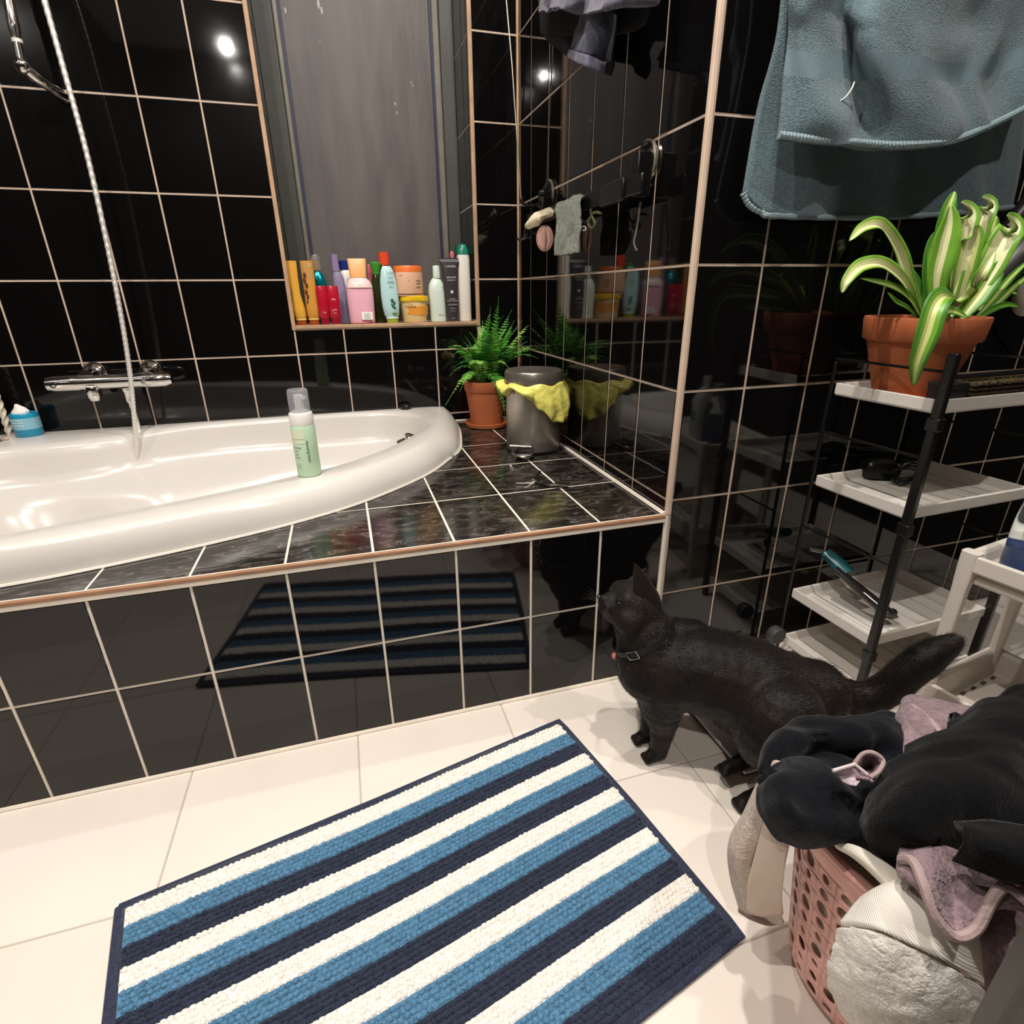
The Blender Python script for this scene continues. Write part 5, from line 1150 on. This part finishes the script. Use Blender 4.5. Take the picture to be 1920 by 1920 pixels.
MB().grid(folds(folds(wrinkle(patch(net, 18, 18), .008, 13, 21), .013, 70, (-.25, .8, .5), 9, .5, 1.3), .002, 180, (.3, .9, 0), 2, .4)).build('robe_body', blk2, t, solid=.012)
net = [[zz(1790, 1550, .405), zz(1850, 1545, .41), zz(1920, 1560, .41), zz(1990, 1570, .40)],
       [zz(1812, 1570, .42), zz(1850, 1585, .43), zz(1925, 1600, .43), zz(1990, 1610, .42)],
       [zz(1790, 1612, .385), zz(1836, 1630, .40), zz(1920, 1650, .405), zz(1990, 1660, .40)]]
MB().grid(wrinkle(patch(net, 10, 10), .004, 22, 5)).build('sleeve', blk2, t, solid=.010)
# mauve loop with a pale edge among the black cloth
t = thing('mauve_strap', 'small mauve folded strap with pale edges between the black folds', 'strap', zz(1620, 1445, .37))
net = [[zz(1604, 1432, .375), zz(1618, 1414, .385), zz(1638, 1412, .39), zz(1655, 1425, .385)], [zz(1600, 1448, .37), zz(1618, 1440, .36), zz(1636, 1440, .36), zz(1645, 1450, .375)], [zz(1606, 1458, .375), zz(1618, 1460, .375), zz(1628, 1462, .375), zz(1634, 1466, .38)]]
MB().grid(patch(net, 6, 6)).build('pad', mauve, t, solid=.004)
MB().tube(crom([zz(1600, 1436, .38), zz(1616, 1415, .39), zz(1636, 1411, .395), zz(1656, 1426, .39), zz(1648, 1446, .385), zz(1632, 1458, .38)], 6), .0022, 7).build('pale_edge', mauve_hem, t)
net = [[zz(1563, 1445, .382), zz(1584, 1440, .384), zz(1602, 1434, .382)], [zz(1568, 1452, .374), zz(1590, 1454, .372), zz(1616, 1456, .374)], [zz(1580, 1466, .37), zz(1592, 1472, .368), zz(1606, 1474, .37)]]
MB().grid(patch(net, 5, 5)).build('flap', mat('lilac_satin', 'b5a2a8', .35), t, solid=.0015)
MB().tube([zz(1562, 1445, .384), zz(1602, 1433, .384), zz(1626, 1452, .378)], .0018, 7).build('pale_edge', mat('pale_plastic_edge', 'd8ccc8', .4), t)

# ------------------------------------------------------------------ black cat
def Y(px, py, y): return ony(y, px, py)
ct_ = thing('cat', 'black cat with a black collar standing with its head raised toward the tub', 'cat', (-.05, -.28, 0))
cb = MB()
def cap(p, q, r1, r2, n=None):
    L_ = (q - p).length; n = n or max(2, int(L_ / (min(r1, r2) * .35)))
    for i in range(n + 1):
        f = i / n; cb.sphere(p.lerp(q, f), r1 + (r2 - r1) * f, 14, 9)
def chain(pts):
    for (p, r), (q, s) in zip(pts, pts[1:]): cap(p, q, r, s)
hd = Y(1180, 1138, -.180)
fwd_h = (Y(1117, 1112, -.175) - hd).normalized(); neck_p = Y(1212, 1190, -.195)
sideh = fwd_h.cross(V((0, 0, 1))).normalized(); uph = sideh.cross(fwd_h).normalized()
# head: skull, cheeks, brow, muzzle, chin
cb.sphere(hd + uph*.004, .045, 18, 12); cb.sphere(hd - fwd_h*.014 + uph*.000, .046, 18, 12)
for s in (-1, 1):
    cb.sphere(hd + fwd_h*.006 + sideh*s*.024 - uph*.012, .029, 14, 9)
    cb.sphere(hd + fwd_h*.044 + sideh*s*.009 - uph*.013, .0125, 12, 8)
    cb.sphere(hd + fwd_h*.022 + sideh*s*.016 + uph*.016, .020, 12, 8)
cap(hd + fwd_h*.028 + uph*.004, hd + fwd_h*.052 - uph*.004, .017, .0095)
cap(hd + fwd_h*.020 - uph*.020, hd + fwd_h*.045 - uph*.021, .020, .0095)
cb.sphere(hd + fwd_h*.058 - uph*.006, .0068, 10, 8)
# neck, trunk
chain([(hd - fwd_h*.012 - uph*.010, .040), (Y(1208, 1184, -.195), .052), (Y(1218, 1218, -.205), .060), (Y(1226, 1250, -.215), .068)])
chain([(Y(1222, 1248, -.212), .064), (Y(1262, 1250, -.228), .074), (Y(1300, 1252, -.245), .079), (Y(1350, 1264, -.265), .081), (Y(1405, 1282, -.290), .083), (Y(1450, 1300, -.310), .080), (Y(1490, 1306, -.325), .072), (Y(1525, 1300, -.335), .060)])
cb.sphere(Y(1202, 1255, -.205), .046, 14, 9)
chain([(Y(1300, 1195, -.225), .034), (Y(1265, 1190, -.21), .032)])
# tail
tail = crom([Y(1530, 1300, -.338), Y(1575, 1308, -.352), Y(1622, 1310, -.368), Y(1666, 1290, -.382), Y(1706, 1257, -.394), Y(1747, 1228, -.402), Y(1785, 1206, -.406)], 7)
for i, p in enumerate(tail): cb.sphere(p, (.035 if i < 10 else .029) if i < 33 else .029 - .0013 * (i - 33), 14, 9)
# front legs
pn = zz(1232, 1413, .013); pf = zz(1212, 1380, .013)
chain([(Y(1252, 1275, -.245), .052), (Y(1240, 1325, -.242), .038), (V((pn.x + .006, pn.y, .085)), .0255), (V((pn.x + .004, pn.y, .045)), .020), (V((pn.x + .003, pn.y, .02)), .018)])
chain([(Y(1228, 1272, -.185), .038), (Y(1220, 1315, -.183), .027), (V((pf.x + .006, pf.y, .085)), .022), (V((pf.x + .004, pf.y, .045)), .018), (V((pf.x + .003, pf.y, .02)), .0165)])
for p in (pn, pf):
    chain([(V((p.x, p.y, .016)), .0155), (V((p.x - .016, p.y - .001, .0125)), .0125)])
    for k in (-1, 0, 1): cb.sphere(V((p.x - .024, p.y + k*.0075, .009)), .0078, 10, 7)
# hind legs: thigh, knee forward, hock back, foot
hn = zz(1396, 1503, .013); hf = zz(1366, 1440, .035)
for p, th, y, dz in ((hn, Y(1462, 1345, -.365), -.375, 0), (hf, Y(1440, 1330, -.290), -.300, .0225)):
    knee = V((p.x + .030, y + .01, .135)); hock = V((p.x + .082, y, .075)); heel = V((p.x + .070, p.y * .6 + y * .4, .028 + dz))
    chain([(th, .072), (th.lerp(knee, .5), .066), (knee, .052), (knee.lerp(hock, .6), .026), (hock, .019), (heel, .017), (V((p.x + .02, p.y, .016 + dz)), .015), (V((p.x - .002, p.y, .0125 + dz)), .0135)])
    for k in (-1, 0, 1): cb.sphere(V((p.x - .012, p.y + k*.0078, .0095 + dz)), .0085, 10, 7)
cat_m = mat('black_fur', '080706', .6, noise_amt=.0, col2='1a120c', noise_scale=12, bump=.5, bump_scale=160, sheen=.10, bdist=.002, spec=.22, stretch=(1, 1, 1))
def remeshed(mb, vox, smooth_it, name, m, parent, disp=0):
    me = bpy.data.meshes.new(name); me.from_pydata(mb.v, [], mb.f); o = bpy.data.objects.new('tmp', me); C.objects.link(o)
    q = o.modifiers.new('r', 'REMESH'); q.mode = 'VOXEL'; q.voxel_size = vox
    q = o.modifiers.new('s', 'SMOOTH'); q.factor = .6; q.iterations = smooth_it
    dg = bpy.context.evaluated_depsgraph_get(); m2 = bpy.data.meshes.new_from_object(o.evaluated_get(dg)); bpy.data.objects.remove(o)
    off = wloc(parent)
    N_ = [v.normal.copy() for v in m2.vertices]; P_ = [v.co - off + n * disp * noise.noise(v.co * 55) for v, n in zip(m2.vertices, N_)]
    m2.vertices.foreach_set('co', [c for p in P_ for c in p]); m2.update()
    m2.materials.clear(); m2.materials.append(m)
    for p in m2.polygons: p.use_smooth = True
    o = bpy.data.objects.new(name, m2); C.objects.link(o); o.parent = parent; return o
body_o = remeshed(cb, .0036, 7, 'body', cat_m, ct_, .0012)
# ears as part of head: shells
ear_m = mat('ear_inner', '2a211d', .7)
for s, bpx, tpx, yb in ((1, (1195, 1104), (1190, 1056), -.200), (-1, (1148, 1098), (1140, 1078), -.150)):
    bc_ = hd - fwd_h*.004 + uph*.034 + sideh * (.021 * (1 if sideh.y < 0 else -1) * s); tp = Y(tpx[0], tpx[1], yb)
    if s == -1: tp = bc_ + uph*.036 + sideh * (.010 * (1 if sideh.y < 0 else -1) * s) - fwd_h*.004
    e = MB(); ax = (tp - bc_).normalized(); sx_ = fwd_h.cross(ax).normalized(); fy_ = ax.cross(sx_)
    rg = []
    for f, r1, r2 in ((-.35, .024, .014), (0, .023, .012), (.35, .017, .008), (.7, .010, .0045), (1.0, .0012, .001)):
        p = bc_.lerp(tp, f); rg.append([p + fy_ * r1 * cos(2*pi*j/16) * 1.0 + sx_ * r2 * sin(2*pi*j/16) for j in range(16)])
    e.loft(rg).build('ear', cat_m, ct_)
# eyes, nose
eye_m = mat('cat_eye', '6e7a3a', .08, coat=1); 
for s in (-1, 1):
    p = hd + fwd_h*.036 + sideh*s*.0175 + uph*.010
    MB().sphere(p, .0075, 14, 10).build('eye', mat('eye_dark', '14150d', .05, coat=1), ct_)
MB().sphere(hd + fwd_h*.0645 - uph*.004, (.0045, .0045, .0035), 10, 8).build('nose', mat('nose_leather', '1b1615', .35), ct_)
wh = MB()
for s in (-1, 1):
    for k in range(5):
        p = hd + fwd_h*.050 + sideh*s*.014 - uph*(.010 + .002*k)
        wh.tube([p, p + sideh*s*.02 + fwd_h*.008 - uph*.004*k*.5, p + sideh*s*.045 + fwd_h*.006 - uph*(.006 + .005*k)], [.00035, .0003, .0001], 4)
o = wh.build('whiskers', mat('whisker', '3a3734', .5), ct_); o['kind'] = 'stuff'
# collar
na = (hd - fwd_h*.01 - uph*.012); nb = Y(1226, 1228, -.207); nax = (nb - na).normalized(); ncn = na.lerp(nb, .50)
cx_ = nax.cross(V((0, 1, 0))).normalized(); cy_ = nax.cross(cx_)
rg = []
for k in range(41):
    a_ = 2*pi*k/40; d_ = cx_*cos(a_) + cy_*sin(a_); p = ncn + d_ * .0575
    rg.append([p - nax*.0055 - d_*.002, p + nax*.0055 - d_*.002, p + nax*.0055 + d_*.0008, p - nax*.0055 + d_*.0008])
col = MB().loft(rg, cap=False).build('collar', mat('black_nylon', '0b0b0c', .6), ct_)
def coll(px, py):
    best = None
    for k in range(200):
        a_ = 2*pi*k/200; d_ = cx_*cos(a_) + cy_*sin(a_); p = ncn + d_ * .0588; q = p - CAM
        if d_.dot(CAM - p) < 0: continue
        z = q.dot(FWD); X = 960 + FPX*q.dot(RGT)/z; Yp = 960 - FPX*q.dot(UPV)/z
        e = abs(X - px)
        if best is None or e < best[0]: best = (e, p, d_)
    return best[1], best[2]
p, d_ = coll(1186, 1200); tgn = d_.cross(nax).normalized()
fr_ = [p + tgn*.0095 + nax*.0075, p + tgn*.0095 - nax*.0075, p - tgn*.0095 - nax*.0075, p - tgn*.0095 + nax*.0075, p + tgn*.0095 + nax*.0075]
MB().tube(fr_, .0014, 7).build('buckle', mat('buckle_metal', 'b9b3ab', .2, 1), col)
p, d_ = coll(1152, 1207); MB().sphere(p + d_*.004 + nax*.006, (.0045, .0045, .0065), 12, 8).build('bell', mat('pink_bell', 'd98478', .35), col)
# short fur
import bisect
me = body_o.data; rnd = random.Random(3); polys = me.polygons; areas = []; tot = 0
for pl in polys: tot += pl.area; areas.append(tot)
spine = [Y(1180, 1138, -.18), Y(1232, 1200, -.205), Y(1300, 1230, -.245), Y(1405, 1260, -.29), Y(1490, 1290, -.325)] + tail[::6]
fm = MB(); off = wloc(ct_); fv, ff = [], []
for i in range(38000):
    pl = polys[bisect.bisect(areas, rnd.random()*tot)]; vs = [me.vertices[v].co for v in pl.vertices]
    ws = [rnd.random() for _ in vs]; sw_ = sum(ws); p = V((0,0,0))
    for w_, v in zip(ws, vs): p += v * (w_/sw_)
    n = pl.normal; wp = p + off
    j = min(range(len(spine)), key=lambda k: (spine[k] - wp).length_squared); a, b = spine[max(j-1, 0)], spine[min(j+1, len(spine)-1)]
    flow = (b - a).normalized()
    if wp.z < .13 and wp.x < .08: flow = V((0, 0, -1))
    flow = (flow - n * flow.dot(n)); flow = flow.normalized() if flow.length > 1e-4 else V((1,0,0))
    tl = .010 if wp.x > .12 else .0055
    if (wp - hd).length < .055: tl = .0032
    if wp.z < .05: tl = .0025
    tl *= rnd.uniform(.7, 1.3); d_ = (flow * .85 + n * rnd.uniform(.25, .6) + V((rnd.gauss(0,.15), rnd.gauss(0,.15), rnd.gauss(0,.15)))).normalized(); s_ = d_.cross(n).normalized() * .00032
    k = len(fv); fv += [p - s_, p + s_, p + d_*tl]; ff.append((k, k+1, k+2))
fme = bpy.data.meshes.new('fur'); fme.from_pydata(fv, [], ff); fme.materials.append(mat('fur_strand', '0b0908', .5, col2='20160f', noise_scale=12, spec=.3)); fo = bpy.data.objects.new('fur', fme); C.objects.link(fo); fo.parent = ct_; fo['kind'] = 'stuff'

flush_texts()

# ------------------------------------------------------------------ lamps
def lamp(x, y, pw, z=CEIL):
    t = thing('ceiling_spot', 'round recessed ceiling spot with a chrome ring above ' + {-.36: 'the cat and mat', -1.05: 'the middle of the tub front', -1.70: 'the left end of the bathtub', .30: 'the laundry basket', -.15: 'the tiled deck corner', -1.13: 'the place of the photographer'}.get(x, 'the room'), 'lamp', (x, y, z), 'recessed ceiling spots')
    MB().lathe([(.030, -.001), (.042, -.001), (.042, -.006), (.036, -.008), (.030, -.004)], (x, y, z), 24, cap=False).build('ring', chrome_m, t)
    e = bpy.data.materials.get('bulb')
    if not e:
        e = bpy.data.materials.new('bulb'); e.use_nodes = True; b = e.node_tree.nodes['Principled BSDF']; b.inputs['Emission Color'].default_value = (1, .86, .66, 1); b.inputs['Emission Strength'].default_value = 60
    MB().lathe([(0, -.002), (.016, -.002), (.016, -.004), (0, -.004)], (x, y, z), 20).build('bulb', e, t)
    ld = bpy.data.lights.new('spot', 'AREA'); ld.shape = 'DISK'; ld.size = .04; ld.energy = pw; ld.color = (1, .945, .885)
    o = bpy.data.objects.new('spot_light', ld); C.objects.link(o); o.parent = t; o.location = (0, 0, -.012)
for x, y, pw in LAMPS:
    if pw: lamp(x, y, pw)
